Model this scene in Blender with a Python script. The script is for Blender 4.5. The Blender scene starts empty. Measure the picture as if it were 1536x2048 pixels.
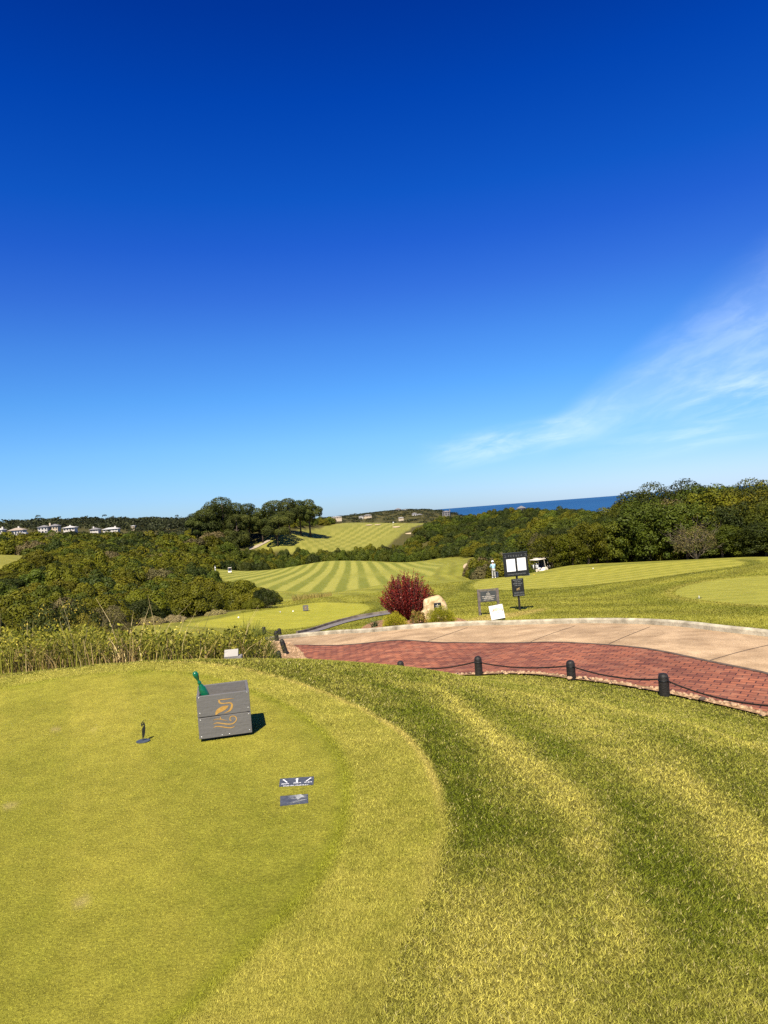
import bpy, bmesh, math, random
import numpy as np
from mathutils import Vector, Matrix

C = bpy.context.scene.collection
S = bpy.context.scene
RNG = np.random.default_rng(7)
random.seed(7)

# ------------------------------------------------------------------ camera
F = 1479.0                       # focal length in photo pixels (1536 x 2048)
ROLL = math.radians(-4.4)
EYE = 1.6
CX, CY = 768.0, 1026.4
cam_d = bpy.data.cameras.new('camera')
cam = bpy.data.objects.new('camera', cam_d); C.objects.link(cam)
cam_d.sensor_fit = 'VERTICAL'; cam_d.sensor_height = 36.0; cam_d.lens = 36.0 * F / 2048.0
cam_d.clip_start = 0.05; cam_d.clip_end = 200000.0
cam.matrix_world = (Matrix.Translation((0, 0, EYE)) @ Matrix.Rotation(math.radians(90.09), 4, 'X')
                    @ Matrix.Rotation(ROLL, 4, 'Z'))
S.camera = cam
S.view_settings.view_transform = 'Standard'
S.view_settings.look = 'None'
S.view_settings.gamma = 1.0
S.view_settings.use_curve_mapping = False
S.view_settings.exposure = 1.0
S.cycles.max_bounces = 5; S.cycles.diffuse_bounces = 2; S.cycles.glossy_bounces = 2
S.cycles.transmission_bounces = 3; S.cycles.transparent_max_bounces = 6
S.cycles.use_denoising = False

# ------------------------------------------------------------------ sun and sky
SUN_EL, SUN_AZ = math.radians(51.7), math.radians(194.0)       # azimuth clockwise from +Y: behind the camera, a little left
to_sun = Vector((math.sin(SUN_AZ) * math.cos(SUN_EL), math.cos(SUN_AZ) * math.cos(SUN_EL), math.sin(SUN_EL)))
sd = bpy.data.lights.new('sun', 'SUN'); sd.energy = 4.7; sd.angle = math.radians(0.5); sd.color = (1.0, 0.90, 0.73)
sun = bpy.data.objects.new('sun', sd); C.objects.link(sun)
sun.rotation_euler = (-to_sun).to_track_quat('-Z', 'Y').to_euler()


def N(nt, kind, **kw):
    n = nt.nodes.new(kind)
    for k, v in kw.items():
        if k == 'i':
            for kk, vv in v.items():
                n.inputs[kk].default_value = vv
        else:
            setattr(n, k, v)
    return n


def M(nt, op, a, b=None, c=None, clamp=False):
    n = nt.nodes.new('ShaderNodeMath'); n.operation = op; n.use_clamp = clamp
    for i, v in enumerate((a, b, c)):
        if v is None:
            continue
        if isinstance(v, (int, float)):
            n.inputs[i].default_value = v
        else:
            nt.links.new(v, n.inputs[i])
    return n.outputs[0]


def mixc(nt, fac, a, b, mode='MIX'):
    n = nt.nodes.new('ShaderNodeMix'); n.data_type = 'RGBA'; n.blend_type = mode
    for k, v in ((0, fac), (6, a), (7, b)):
        if isinstance(v, (int, float)):
            n.inputs[k].default_value = v
        elif isinstance(v, tuple):
            n.inputs[k].default_value = v if len(v) == 4 else (*v, 1)
        else:
            nt.links.new(v, n.inputs[k])
    return n.outputs[2]


def ramp(nt, fac, stops, interp='LINEAR'):
    n = nt.nodes.new('ShaderNodeValToRGB'); n.color_ramp.interpolation = interp
    e = n.color_ramp.elements
    while len(e) > 1:
        e.remove(e[-1])
    for i, (p, c) in enumerate(stops):
        el = e[0] if i == 0 else e.new(p)
        el.position = p; el.color = (*c, 1) if len(c) == 3 else c
    nt.links.new(fac, n.inputs[0])
    return n.outputs[0]


W = bpy.data.worlds.new('World'); S.world = W; W.use_nodes = True
nt = W.node_tree; nt.nodes.clear()
sky = N(nt, 'ShaderNodeTexSky', sky_type='NISHITA')
sky.sun_disc = False; sky.sun_elevation = SUN_EL; sky.sun_rotation = SUN_AZ
sky.altitude = 60; sky.air_density = 1.0; sky.dust_density = 0.3; sky.ozone_density = 2.5
tc = N(nt, 'ShaderNodeTexCoord')
sep = N(nt, 'ShaderNodeSeparateXYZ'); nt.links.new(tc.outputs['Generated'], sep.inputs[0])
up = M(nt, 'MAXIMUM', sep.outputs[2], 0.0)
# the clear polarised deep blue of the photograph: the sky texture graded by height above the horizon
SKYG = [(0.0, (0.42, 0.60, 0.98)), (0.036, (0.39, 0.606, 0.99)), (0.101, (0.345, 0.63, 0.97)), (0.165, (0.25, 0.58, 0.985)), (0.227, (0.20, 0.50, 1.0)), (0.286, (0.14, 0.39, 1.0)),
        (0.343, (0.074, 0.32, 1.0)), (0.396, (0.028, 0.297, 0.98)), (0.492, (0.004, 0.222, 0.91)), (0.569, (0.002, 0.163, 0.77)), (1.0, (0.002, 0.12, 0.6))]
grade = ramp(nt, up, SKYG)
base = mixc(nt, 1.0, sky.outputs[0], grade, 'MULTIPLY')
# thin cirrus, laid out by compass direction
yy = M(nt, 'MAXIMUM', sep.outputs[1], 0.05)
cu = M(nt, 'DIVIDE', sep.outputs[0], yy); cw = M(nt, 'DIVIDE', sep.outputs[2], yy)
a0 = math.atan2(0.24, 0.50)                       # slope of the long streak


def along(u0, w0, ang):
    du = M(nt, 'SUBTRACT', cu, u0); dw = M(nt, 'SUBTRACT', cw, w0)
    s_ = M(nt, 'ADD', M(nt, 'MULTIPLY', du, math.cos(ang)), M(nt, 'MULTIPLY', dw, math.sin(ang)))
    t_ = M(nt, 'SUBTRACT', M(nt, 'MULTIPLY', dw, math.cos(ang)), M(nt, 'MULTIPLY', du, math.sin(ang)))
    return s_, t_


def sstep(v, a, b):
    n = nt.nodes.new('ShaderNodeMapRange'); n.interpolation_type = 'SMOOTHSTEP'
    nt.links.new(v, n.inputs[0]); n.inputs[1].default_value = a; n.inputs[2].default_value = b
    return n.outputs[0]


def streak(s_, t_, sx, sy, scale, lo, hi, off):
    cb = N(nt, 'ShaderNodeCombineXYZ'); nt.links.new(M(nt, 'MULTIPLY', s_, sx), cb.inputs[0]); nt.links.new(M(nt, 'MULTIPLY', t_, sy), cb.inputs[1])
    cb.inputs[2].default_value = off
    nz = N(nt, 'ShaderNodeTexNoise', i={'Scale': scale, 'Detail': 7.0, 'Roughness': 0.6, 'Distortion': 0.4}); nt.links.new(cb.outputs[0], nz.inputs['Vector'])
    return sstep(nz.outputs[0], lo, hi)


sA, tA = along(0.085, 0.072, math.radians(7))
bandA = M(nt, 'MULTIPLY', M(nt, 'SUBTRACT', 1.0, sstep(M(nt, 'ABSOLUTE', tA), 0.004, 0.030)), M(nt, 'MULTIPLY', sstep(sA, -0.05, 0.06), M(nt, 'SUBTRACT', 1.0, sstep(sA, 0.15, 0.24))))
cA = M(nt, 'MULTIPLY', bandA, M(nt, 'ADD', 0.25, streak(sA, tA, 8.0, 34.0, 1.6, 0.38, 0.70, 2.2)))
s1, t1 = along(0.235, 0.086, math.radians(20.5))
wid = M(nt, 'ADD', 0.022, M(nt, 'MULTIPLY', M(nt, 'MAXIMUM', s1, 0.0), 0.26))
band1 = M(nt, 'SUBTRACT', 1.0, sstep(M(nt, 'DIVIDE', M(nt, 'ABSOLUTE', t1), wid), 0.1, 1.2))
band1 = M(nt, 'MULTIPLY', band1, sstep(s1, -0.06, 0.06))
c1 = M(nt, 'MULTIPLY', band1, M(nt, 'ADD', 0.38, M(nt, 'MULTIPLY', streak(s1, t1, 5.0, 15.0, 2.6, 0.34, 0.76, 1.3), 0.46)))
s2, t2 = along(0.30, 0.062, math.radians(5))
band2 = M(nt, 'MULTIPLY', M(nt, 'SUBTRACT', 1.0, sstep(M(nt, 'ABSOLUTE', t2), 0.0, 0.028)), sstep(s2, -0.06, 0.12))
c2 = M(nt, 'MULTIPLY', band2, M(nt, 'ADD', 0.2, streak(s2, t2, 4.0, 26.0, 1.8, 0.36, 0.74, 4.1)))
s3, t3 = along(0.44, 0.115, math.radians(12))
band3 = M(nt, 'MULTIPLY', M(nt, 'SUBTRACT', 1.0, sstep(M(nt, 'ABSOLUTE', t3), 0.0, 0.05)), sstep(s3, -0.10, 0.06))
c3 = M(nt, 'MULTIPLY', band3, streak(s3, t3, 5.0, 26.0, 2.2, 0.42, 0.76, 9.7))
# low milky veil over the sea
veil = M(nt, 'MULTIPLY', sstep(cu, -0.05, 0.45), M(nt, 'SUBTRACT', 1.0, sstep(cw, 0.0, 0.085)))
cl = M(nt, 'ADD', M(nt, 'ADD', M(nt, 'MULTIPLY', c1, 0.41), M(nt, 'MULTIPLY', c2, 0.45)), M(nt, 'ADD', M(nt, 'MULTIPLY', c3, 0.40), M(nt, 'ADD', M(nt, 'MULTIPLY', cA, 0.36), M(nt, 'MULTIPLY', veil, 0.30))), clamp=True)
front = sstep(sep.outputs[1], 0.1, 0.4)
cl = M(nt, 'MULTIPLY', cl, front)
SKY_STRENGTH = 0.075
final = mixc(nt, cl, base, (6.2, 7.4, 9.2))
bg = N(nt, 'ShaderNodeBackground', i={'Strength': SKY_STRENGTH}); nt.links.new(final, bg.inputs[0])
wo = N(nt, 'ShaderNodeOutputWorld'); nt.links.new(bg.outputs[0], wo.inputs[0])


# ------------------------------------------------------------------ pixel <-> place
def ray(px, py):
    u = (px - CX) / F; v = (CY - py) / F
    return u * math.cos(ROLL) - v * math.sin(ROLL), u * math.sin(ROLL) + v * math.cos(ROLL)


def pt(px, py, d):
    a, b = ray(px, py)
    return np.array([a * d, d, EYE + b * d])


def hor(px):
    return CY - (px - CX) * math.tan(-ROLL)


# ------------------------------------------------------------------ terrain: a smooth surface through surveyed points
CTRL = []
for th in (-1.0, -0.6, -0.3, 0.0):
    for rr in (0.4, 1.0, 2.0, 3.0, 4.5):
        CTRL.append((rr * math.sin(th), rr * math.cos(th), 0.0))
for th in (0.3, 0.6, 1.0):
    for rr in (0.4, 1.0, 2.0):
        CTRL.append((rr * math.sin(th), rr * math.cos(th), -0.02 * rr * th))
for x, y, z in ((-1.7, 5.6, 0), (-2.8, 6.2, 0), (-0.9, 6.0, 0), (-0.2, 5.0, -0.01), (-4, 5, 0), (-0.4, 6.8, -0.06), (0.3, 5.6, -0.07)):
    CTRL.append((x, y, z))
PP = [
    # crest of the tee mound, then the bank down to the drive
    (600, 1320, 8.9), (700, 1327, 9.3), (800, 1335, 9.8), (900, 1350, 10.0),
    (958, 1352, 15.6), (1143, 1360, 13.6), (1143, 1450, 7.5), (1143, 1550, 5.0), (1143, 1700, 3.6), (1143, 2048, 2.3),
    (1329, 1391, 11.8), (1329, 1450, 7.3), (1329, 1600, 4.6), (1329, 1800, 3.1),
    (1536, 1434, 10.5), (1536, 1500, 7.4), (1536, 1650, 4.8), (1536, 1850, 3.2), (960, 1430, 7.0),
    (1536, 1348, 13.2), (1536, 1282, 16.8), (1300, 1303, 16), (1200, 1254, 21.3), (1100, 1289, 18.6), (900, 1259, 24.5), (800, 1289, 22), (600, 1282, 28), (570, 1292, 26),
    # lawn beyond the drive
    (995, 1243, 26), (1040, 1221, 29), (967, 1231, 27.5), (1200, 1200, 33), (1200, 1170, 48), (1200, 1150, 65), (1130, 1133, 92), (1300, 1180, 38), (1300, 1150, 55), (1300, 1123, 85),
    (1500, 1230, 22), (1500, 1190, 30), (1500, 1160, 42), (1500, 1130, 60), (1500, 1114, 78), (950, 1190, 48), (988, 1156, 78), (900, 1200, 46), (850, 1170, 75), (760, 1200, 60),
    (870, 1236, 28), (760, 1245, 31), (700, 1243, 36),
    # lower tee on the left
    (640, 1262, 34), (560, 1262, 36), (620, 1240, 44), (606, 1222, 54), (700, 1205, 65), (640, 1200, 68), (500, 1225, 50), (400, 1240, 46), (300, 1249, 42), (230, 1258, 38),
    # striped fairway
    (900, 1150, 110), (640, 1190, 100), (700, 1180, 125), (560, 1175, 140), (430, 1165, 160), (600, 1150, 210), (460, 1146, 255), (650, 1123, 330), (760, 1123, 330), (410, 1137, 330),
    (850, 1130, 240), (800, 1150, 180), (940, 1132, 170), (880, 1120, 270),
    # far fairway and pine knoll
    (560, 1100, 430), (700, 1100, 430), (640, 1075, 490), (700, 1046, 570), (800, 1048, 620), (860, 1053, 640), (790, 1095, 430), (520, 1095, 440), (600, 1050, 520), (550, 1075, 450), (440, 1085, 440), (640, 1050, 560),
    # far hills
    (790, 1023, 1500), (650, 1037, 1400), (720, 1029, 1450), (870, 1024, 1500), (790, 1040, 1100), (900, 1032, 1200), (700, 1042, 1100),
    (900, 1112, 290), (1000, 1090, 300), (1060, 1031, 450), (960, 1038, 500), (1120, 1052, 300), (1160, 1036, 380),
    # left side
    (50, 1143, 120), (50, 1112, 200), (110, 1077, 480), (110, 1067, 580), (40, 1073, 560), (210, 1064, 620), (100, 1046, 800), (0, 1052, 800), (250, 1044, 850), (350, 1044, 900), (480, 1050, 1000),
]
for p in PP:
    CTRL.append(tuple(pt(*p)))


def pd(px, d, z):                # a hidden point: bearing of a photo column, distance, height
    py = CY
    for _ in range(6):
        a, b = ray(px, py)
        py = py - ((z - EYE) / d - b) * F
    a, b = ray(px, py)
    return (a * d, d, z)


for cpx, cpy in ((-300, 1384), (-200, 1372), (-100, 1361), (0, 1350), (100, 1340), (200, 1330), (300, 1322.5), (400, 1319), (500, 1318)):
    zc = pt(cpx, cpy, 8.7)[2]
    for q in ((cpx, 8.7, zc), (cpx, 7.4, zc * .55), (cpx, 6.2, zc * .15), (cpx, 9.6, zc - .24), (cpx, 10.6, zc - .45)):
        CTRL.append(pd(*q))
for p in ((0, 13, -0.85), (250, 13, -0.9), (500, 14, -1.2), (620, 13, -1.1), (700, 14, -1.35), (620, 21, -2.75), (700, 19.3, -2.5), (803, 17.3, -2.28),
          (0, 26, -2.7), (100, 26, -2.7), (250, 28, -2.7), (480, 24, -2.6), (0, 60, -6.5), (250, 70, -6.8), (400, 80, -7.8), (0, 95, -6.8), (200, 110, -8.2), (330, 120, -9), (250, 160, -8), (250, 220, -8), (380, 240, -12),
          (150, 300, -5), (300, 380, -8), (380, 300, -13), (0, 300, -4), (150, 400, -3), (330, 500, -5), (450, 380, -21), (650, 380, -23), (850, 335, -22), (760, 385, -23),
          (1300, 105, -9.5), (1500, 98, -8.8), (1130, 118, -11), (988, 98, -8.6), (960, 130, -11.8), (1300, 200, -22), (1500, 200, -22), (1300, 500, -40), (1500, 500, -40), (1120, 200, -15),
          (700, 720, -14), (850, 760, -22), (1060, 700, -30), (960, 900, -34), (1250, 1200, -75), (1000, 1700, -75), (1500, 1200, -75), (800, 2200, -60), (500, 2200, -30), (200, 2200, -20), (0, 2200, -20),
          (200, 1200, 8), (400, 1300, 4), (50, 1200, 8)):
    CTRL.append(pd(*p))
CTRL = np.array(CTRL, float)
KT = 2.2


def warp(x, y):
    r = np.hypot(x, y); th = np.arctan2(x, y)
    return np.clip(th, -0.62, 0.62) * KT, np.log(r + 1.0), r, th


_cx, _cl, _cr, _ = warp(CTRL[:, 0], CTRL[:, 1])
_q = CTRL[:, 2] / (_cr + 1.0)


def _ker(r2):
    return 0.5 * r2 * np.log(r2 + 1e-12)


n_ = len(CTRL)
_A = np.zeros((n_ + 3, n_ + 3))
_A[:n_, :n_] = _ker((_cx[:, None] - _cx) ** 2 + (_cl[:, None] - _cl) ** 2) + np.eye(n_) * 6e-5
_A[:n_, n_] = 1; _A[:n_, n_ + 1] = _cx; _A[:n_, n_ + 2] = _cl
_A[n_:, :n_] = _A[:n_, n_:].T
_wt = np.linalg.solve(_A, np.concatenate([_q, np.zeros(3)]))


def Z(x, y):
    x = np.asarray(x, float); y = np.asarray(y, float); shp = x.shape
    x = x.ravel(); y = y.ravel()
    a, l, r, th = warp(x, y)
    out = np.empty(len(x))
    for i in range(0, len(x), 20000):
        s = slice(i, i + 20000)
        out[s] = _ker((a[s, None] - _cx) ** 2 + (l[s, None] - _cl) ** 2) @ _wt[:n_] + _wt[n_] + a[s] * _wt[n_ + 1] + l[s] * _wt[n_ + 2]
    w = np.clip((np.abs(th) - 0.62) / 0.9, 0, 1); w = w * w * (3 - 2 * w)
    out = out * (1 - w) + w * (-0.04)
    z = out * (r + 1.0)
    far = np.clip((r - 2300) / 600, 0, 1)
    z = z * (1 - far) + far * -90
    return z.reshape(shp)


def z1(x, y):
    return float(Z(np.array([x]), np.array([y]))[0])


_T = np.geomspace(1.2, 2200, 1400)


def G(px, py):                   # where the sight line of a photo pixel meets the ground
    a, b = ray(px, py)
    h = EYE + b * _T - Z(a * _T, _T)
    k = np.where(h < 0)[0]
    if len(k) == 0:
        i = int(np.argmin(h / _T)); d = _T[i]
    else:
        i = k[0]; d = _T[i - 1] + (_T[i] - _T[i - 1]) * h[i - 1] / (h[i - 1] - h[i]) if i > 0 else _T[0]
    return np.array([a * d, d, z1(a * d, d)])


def at(px, d, dz=0.0):           # ground point on the bearing of photo column px at distance d
    py = CY + 50
    x = 0
    for _ in range(5):
        a, b = ray(px, py); x = a * d
        z = z1(x, d)
        py -= ((z - EYE) / d - b) * F
    return np.array([x, d, z + dz])


def plan(l):                     # (px, d) list -> xy array
    return np.array([at(px, d)[:2] for px, d in l])


def plang(l):                    # (px, py) list -> xy array
    return np.array([G(px, py)[:2] for px, py in l])


def smooth_poly(p, it=2, closed=True):
    p = np.asarray(p, float)
    for _ in range(it):          # Chaikin
        q = np.roll(p, -1, 0) if closed else p[1:]
        a = p if closed else p[:-1]
        n = np.empty((2 * len(a), p.shape[1])); n[0::2] = a * .75 + q * .25; n[1::2] = a * .25 + q * .75
        if not closed:
            n = np.vstack([p[:1], n, p[-1:]])
        p = n
    return p


def sdf(poly, x, y):             # signed distance, negative inside
    x = np.asarray(x); y = np.asarray(y)
    d2 = np.full(x.shape, 1e18); ins = np.zeros(x.shape, bool)
    P = np.asarray(poly); Q = np.roll(P, -1, 0)
    for (ax, ay), (bx, by) in zip(P, Q):
        ex, ey = bx - ax, by - ay
        t = np.clip(((x - ax) * ex + (y - ay) * ey) / (ex * ex + ey * ey + 1e-12), 0, 1)
        d2 = np.minimum(d2, (x - ax - t * ex) ** 2 + (y - ay - t * ey) ** 2)
        c = (ay > y) != (by > y)
        with np.errstate(divide='ignore', invalid='ignore'):
            xi = ax + (y - ay) * ex / (ey if ey else 1e-12)
        ins ^= c & (x < xi)
    d = np.sqrt(d2)
    return np.where(ins, -d, d)


def vnoise(x, y, s, seed=0):
    x = np.asarray(x) * s; y = np.asarray(y) * s
    xi = np.floor(x); yi = np.floor(y); fx = x - xi; fy = y - yi
    fx = fx * fx * (3 - 2 * fx); fy = fy * fy * (3 - 2 * fy)

    def h(a, b):
        v = np.sin(a * 127.1 + b * 311.7 + seed * 74.7) * 43758.5453
        return v - np.floor(v)
    return (h(xi, yi) * (1 - fx) + h(xi + 1, yi) * fx) * (1 - fy) + (h(xi, yi + 1) * (1 - fx) + h(xi + 1, yi + 1) * fx) * fy


def fbm(x, y, s, seed=0, o=4):
    v = 0; a = 1; t = 0
    for k in range(o):
        v = v + a * vnoise(x, y, s * 2 ** k, seed + k * 3); t += a; a *= 0.5
    return v / t


def ss(a, b, v):
    t = np.clip((v - a) / (b - a), 0, 1)
    return t * t * (3 - 2 * t)


def lerp(a, b, t):
    t = np.asarray(t)[..., None]
    return np.asarray(a) * (1 - t) + np.asarray(b) * t


# ------------------------------------------------------------------ plan outlines
def gz0(px, py):
    a, b = ray(px, py); d = -EYE / b
    return (a * d, d)


COLLAR = smooth_poly(np.array([gz0(*p) for p in ((0, 1367), (150, 1350), (300, 1339), (400, 1337), (520, 1346), (640, 1374), (720, 1402), (800, 1452), (850, 1502), (880, 1565), (889, 1640), (878, 1730), (835, 1815), (790, 1900), (745, 2047))] +
                              [(-0.25, 1.7), (-0.9, 1.0), (-3, 0.2), (-9, 0.6), (-10, 6), (-8, 8.6)]), 2)
TEE = smooth_poly(np.array([gz0(*p) for p in ((0, 1392), (120, 1372), (260, 1361), (385, 1359), (470, 1372), (560, 1405), (640, 1458), (680, 1515), (691, 1580), (672, 1680), (610, 1785), (520, 1870), (430, 1955), (335, 2047))] +
                           [(-1.4, 1.9), (-3, 1.2), (-8, 1.6), (-9, 6), (-7, 7.9)]), 2)
NEARLAWN = np.vstack([plan([(-500, 9.6), (-200, 9.4), (2, 9.2), (250, 9.05), (500, 9.2), (560, 9.7), (600, 10.6), (615, 14), (640, 19.6), (700, 19.35), (800, 17.56), (958, 15.86), (1143, 13.82), (1329, 11.94), (1536, 10.64), (1750, 9.6), (2000, 8.85)]),
                      [(14, 4), (14, -12), (-14, -12), (-14, 6)]])
LAWN = smooth_poly(plan([(185, 35), (260, 40), (330, 44), (420, 49), (480, 53), (540, 60), (565, 66), (535, 85), (470, 120), (435, 160), (412, 230), (396, 330), (440, 345), (650, 345), (880, 290), (940, 235), (950, 165), (935, 115), (965, 88), (1010, 86),
                         (1100, 97), (1300, 94), (1536, 86), (1900, 80), (1900, 12), (1536, 15.5), (1200, 20.5), (900, 24), (600, 27.5), (560, 29), (400, 30), (185, 31)]), 1)
FAIR = smooth_poly(plan([(452, 160), (436, 220), (436, 290), (500, 320), (650, 328), (850, 278), (893, 230), (880, 165), (820, 128), (700, 118), (570, 126), (490, 140)]), 2)
FARF = smooth_poly(plan([(492, 440), (560, 424), (640, 418), (700, 422), (770, 428), (800, 480), (870, 560), (880, 640), (800, 645), (700, 590), (655, 560), (640, 535), (600, 490), (530, 452)]), 2)
FARIN = smooth_poly(plan([(545, 436), (640, 428), (740, 436), (790, 500), (830, 560), (800, 590), (700, 545), (640, 500), (590, 466)]), 2)
LEFTL = smooth_poly(plan([(0, 118), (-250, 118), (-250, 215), (0, 212), (108, 205), (108, 190), (70, 150), (30, 122)]), 1)
LEFTS = smooth_poly(plan([(40, 470), (110, 466), (172, 476), (172, 500), (110, 496), (40, 500)]), 1)
RTEE = smooth_poly(plang([(940, 1180), (1020, 1181), (1100, 1177), (1200, 1168), (1300, 1157), (1400, 1143), (1488, 1130), (1490, 1123), (1440, 1118), (1300, 1126), (1130, 1139), (1020, 1154), (955, 1160)]), 2)
PGREEN = smooth_poly(plang([(1345, 1186), (1365, 1173), (1420, 1161), (1536, 1151), (1680, 1146), (1680, 1216), (1536, 1213), (1440, 1205), (1372, 1197)]), 2)
LTEE = smooth_poly(plang([(370, 1246), (480, 1229), (590, 1209), (690, 1203), (742, 1209), (735, 1224), (650, 1248), (560, 1260), (460, 1257), (390, 1253)]), 2)
SIGNBARE = smooth_poly(plang([(920, 1243), (960, 1233), (1010, 1226), (1060, 1220), (1098, 1216), (1085, 1222), (1040, 1231), (1010, 1240), (960, 1248)]), 2)


# mower tracks and dry streaks on the rough slope: (line, half width, dry +/ lush -)
TRACKS = [(smooth_poly(plang(l), 2, closed=False), w, k) for l, w, k in (
    ([(880, 1378), (915, 1402), (960, 1445), (1010, 1490), (1060, 1535), (1110, 1580), (1165, 1650), (1192, 1705)], .17, .85),
    ([(1192, 1705), (1205, 1770), (1220, 1850), (1226, 1940)], .085, .60),
    ([(985, 1740), (945, 1830), (925, 1920), (960, 2040)], .26, .50),
    ([(1080, 1395), (1150, 1425), (1230, 1480), (1330, 1540), (1420, 1600), (1500, 1680), (1580, 1770)], .33, .48),
    ([(1180, 1400), (1290, 1432), (1400, 1456), (1536, 1506), (1640, 1550)], .14, .42),
    ([(800, 1372), (1000, 1378), (1130, 1395)], .16, .30),
    ([(760, 1372), (830, 1410), (890, 1470), (925, 1560), (945, 1650), (940, 1740)], .17, -.50),
    ([(960, 1400), (1050, 1450), (1130, 1505), (1220, 1585), (1300, 1690), (1335, 1810)], .26, -.40),
    ([(1120, 1400), (1260, 1450), (1380, 1505), (1540, 1590)], .20, -.34),
    ([(1050, 1640), (1090, 1760), (1110, 1880), (1110, 2000)], .22, -.22),
    ([(1390, 1720), (1420, 1850), (1440, 2000)], .35, -.28),
    ([(700, 1350), (820, 1362), (960, 1385)], .14, -.25))]


def line_dist(P, x, y):
    d2 = np.full(x.shape, 1e9)
    for (ax, ay), (bx, by) in zip(P[:-1], P[1:]):
        ex, ey = bx - ax, by - ay
        t = np.clip(((x - ax) * ex + (y - ay) * ey) / (ex * ex + ey * ey + 1e-12), 0, 1)
        d2 = np.minimum(d2, (x - ax - t * ex) ** 2 + (y - ay - t * ey) ** 2)
    return np.sqrt(d2)


def grass_col(x, y):
    n0 = fbm(x, y, 0.12, 1); n1 = fbm(x, y, 0.8, 5); n2 = fbm(x, y, 4.0, 9); n3 = vnoise(x, y, 22, 11)
    r = np.hypot(x, y)
    out = np.zeros(x.shape + (3,))
    # wild ground under the bush
    wild = lerp((0.040, 0.042, 0.014), (0.095, 0.082, 0.030), n1 * 0.6 + n2 * 0.4)
    out[:] = wild
    # lawns far off
    sl = sdf(LAWN, x, y)
    lawn = lerp((0.125, 0.142, 0.016), (0.295, 0.275, 0.052), np.clip(n0 * 0.55 + n1 * 0.5 + n2 * 0.35 - 0.22, 0, 1))
    band = 0.5 + 0.5 * np.sin(sl * 1.9 + n0 * 3)
    lawn = lawn * (0.82 + 0.30 * band)[..., None]
    edge = fbm(x, y, 0.25, 31) * 0.5 + 0.1
    m = 1 - ss(-0.02, 0.04, sl / (r + 1) - edge * 0.012)
    out = out * (1 - m[..., None]) + lawn * m[..., None]

    def put(mask, col):
        nonlocal out
        out = out * (1 - mask[..., None]) + col * mask[..., None]
    # striped fairway: the mower runs away from the viewer
    s = sdf(FAIR, x, y) + (n0 - 0.5) * 4
    u = x + 0.053 * y + 0.8 * np.sin(y / 60.0) + (n1 - .5) * 0.7
    st = ss(-0.45, 0.45, np.sin(u * 2 * math.pi / 4.25))
    fade = 0.30 + 0.62 * ss(0.2, 0.65, fbm(x, y, 0.03, 91))
    fcol = lerp((0.148, 0.164, 0.026), (0.282, 0.275, 0.064), np.clip(0.5 + (st - 0.5) * fade + (n1 - .5) * 0.35, 0, 1))
    put(1 - ss(-1.5, 0.5, s), fcol)
    # concentric mower rings at its edge
    ring = (1 - ss(0, 16, np.abs(s - 6))) * (0.5 + 0.5 * np.sin(s * 1.7))
    put(0.30 * ring * m, np.broadcast_to(np.array((0.11, 0.122, 0.02)), out.shape))
    # far fairway
    s = sdf(FARF, x, y) + (n0 - .5) * 6
    fl = lerp((0.130, 0.142, 0.030), (0.255, 0.242, 0.064), np.clip(n0 * 0.6 + n1 * 0.5 - 0.1, 0, 1))
    put(1 - ss(-2, 1, s), fl)
    s = sdf(FARIN, x, y) + (n0 - .5) * 8
    u = x * 0.93 + (y - 480) * 0.36
    st = ss(-0.4, 0.4, np.sin(u * 2 * math.pi / 6.3))
    put((1 - ss(-6, 1, s)) * 0.8, lerp((0.140, 0.150, 0.030), (0.262, 0.248, 0.066), np.clip(0.5 + (st - .5) * 0.85 + (n0 - .5) * .4, 0, 1)))
    s = np.minimum(sdf(LEFTL, x, y), sdf(LEFTS, x, y)) + (n0 - .5) * 4
    put(1 - ss(-1, 1, s), lerp((0.14, 0.145, 0.025), (0.26, 0.24, 0.05), n1))
    # tee lawn on the right: fine cross stripes
    s = sdf(RTEE, x, y)
    u = y - 0.50 * x
    st = ss(-0.6, 0.6, np.sin(u * 2 * math.pi / 3.3 + n0 * 2))
    put(1 - ss(-0.4, 0.2, s), lerp((0.195, 0.198, 0.028), (0.295, 0.278, 0.052), np.clip(st * 0.8 + n1 * 0.4 - .1, 0, 1)))
    put((1 - ss(0, 0.9, np.abs(s - 0.8))) * 0.75, np.broadcast_to(np.array((0.10, 0.11, 0.016)), out.shape))
    s = sdf(PGREEN, x, y)
    st = ss(-0.9, 0.9, np.sin((y - 0.15 * x) * 2 * math.pi / 1.7 + n0 * 3))
    put(1 - ss(-0.1, 0.1, s), lerp((0.200, 0.210, 0.034), (0.285, 0.270, 0.052), np.clip(st * 0.5 + n1 * 0.5, 0, 1)))
    put((1 - ss(0, 0.35, np.abs(s - 0.3))) * 0.7, np.broadcast_to(np.array((0.27, 0.245, 0.055)), out.shape))
    put((1 - ss(0, 1.0, np.abs(s - 1.5))) * 0.5, np.broadcast_to(np.array((0.13, 0.145, 0.016)), out.shape))
    s = sdf(LTEE, x, y)
    put(1 - ss(-0.5, 0.4, s), lerp((0.225, 0.235, 0.026), (0.33, 0.31, 0.048), n1 * .6 + n0 * .4))
    put((1 - ss(0, 0.7, np.abs(s - 0.7))) * 0.5 * m, np.broadcast_to(np.array((0.10, 0.112, 0.016)), out.shape))
    s = sdf(SIGNBARE, x, y) + (n1 - .5) * 0.8
    put((1 - ss(-0.3, 0.3, s)) * 0.85, np.broadcast_to(np.array((0.36, 0.29, 0.105)), out.shape))
    # near lawn: rough, collar, tee
    sn = sdf(NEARLAWN, x, y)
    s = sdf(COLLAR, x, y)
    ws = s + (fbm(x, y, 0.45, 21) - .5) * 1.1
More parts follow.
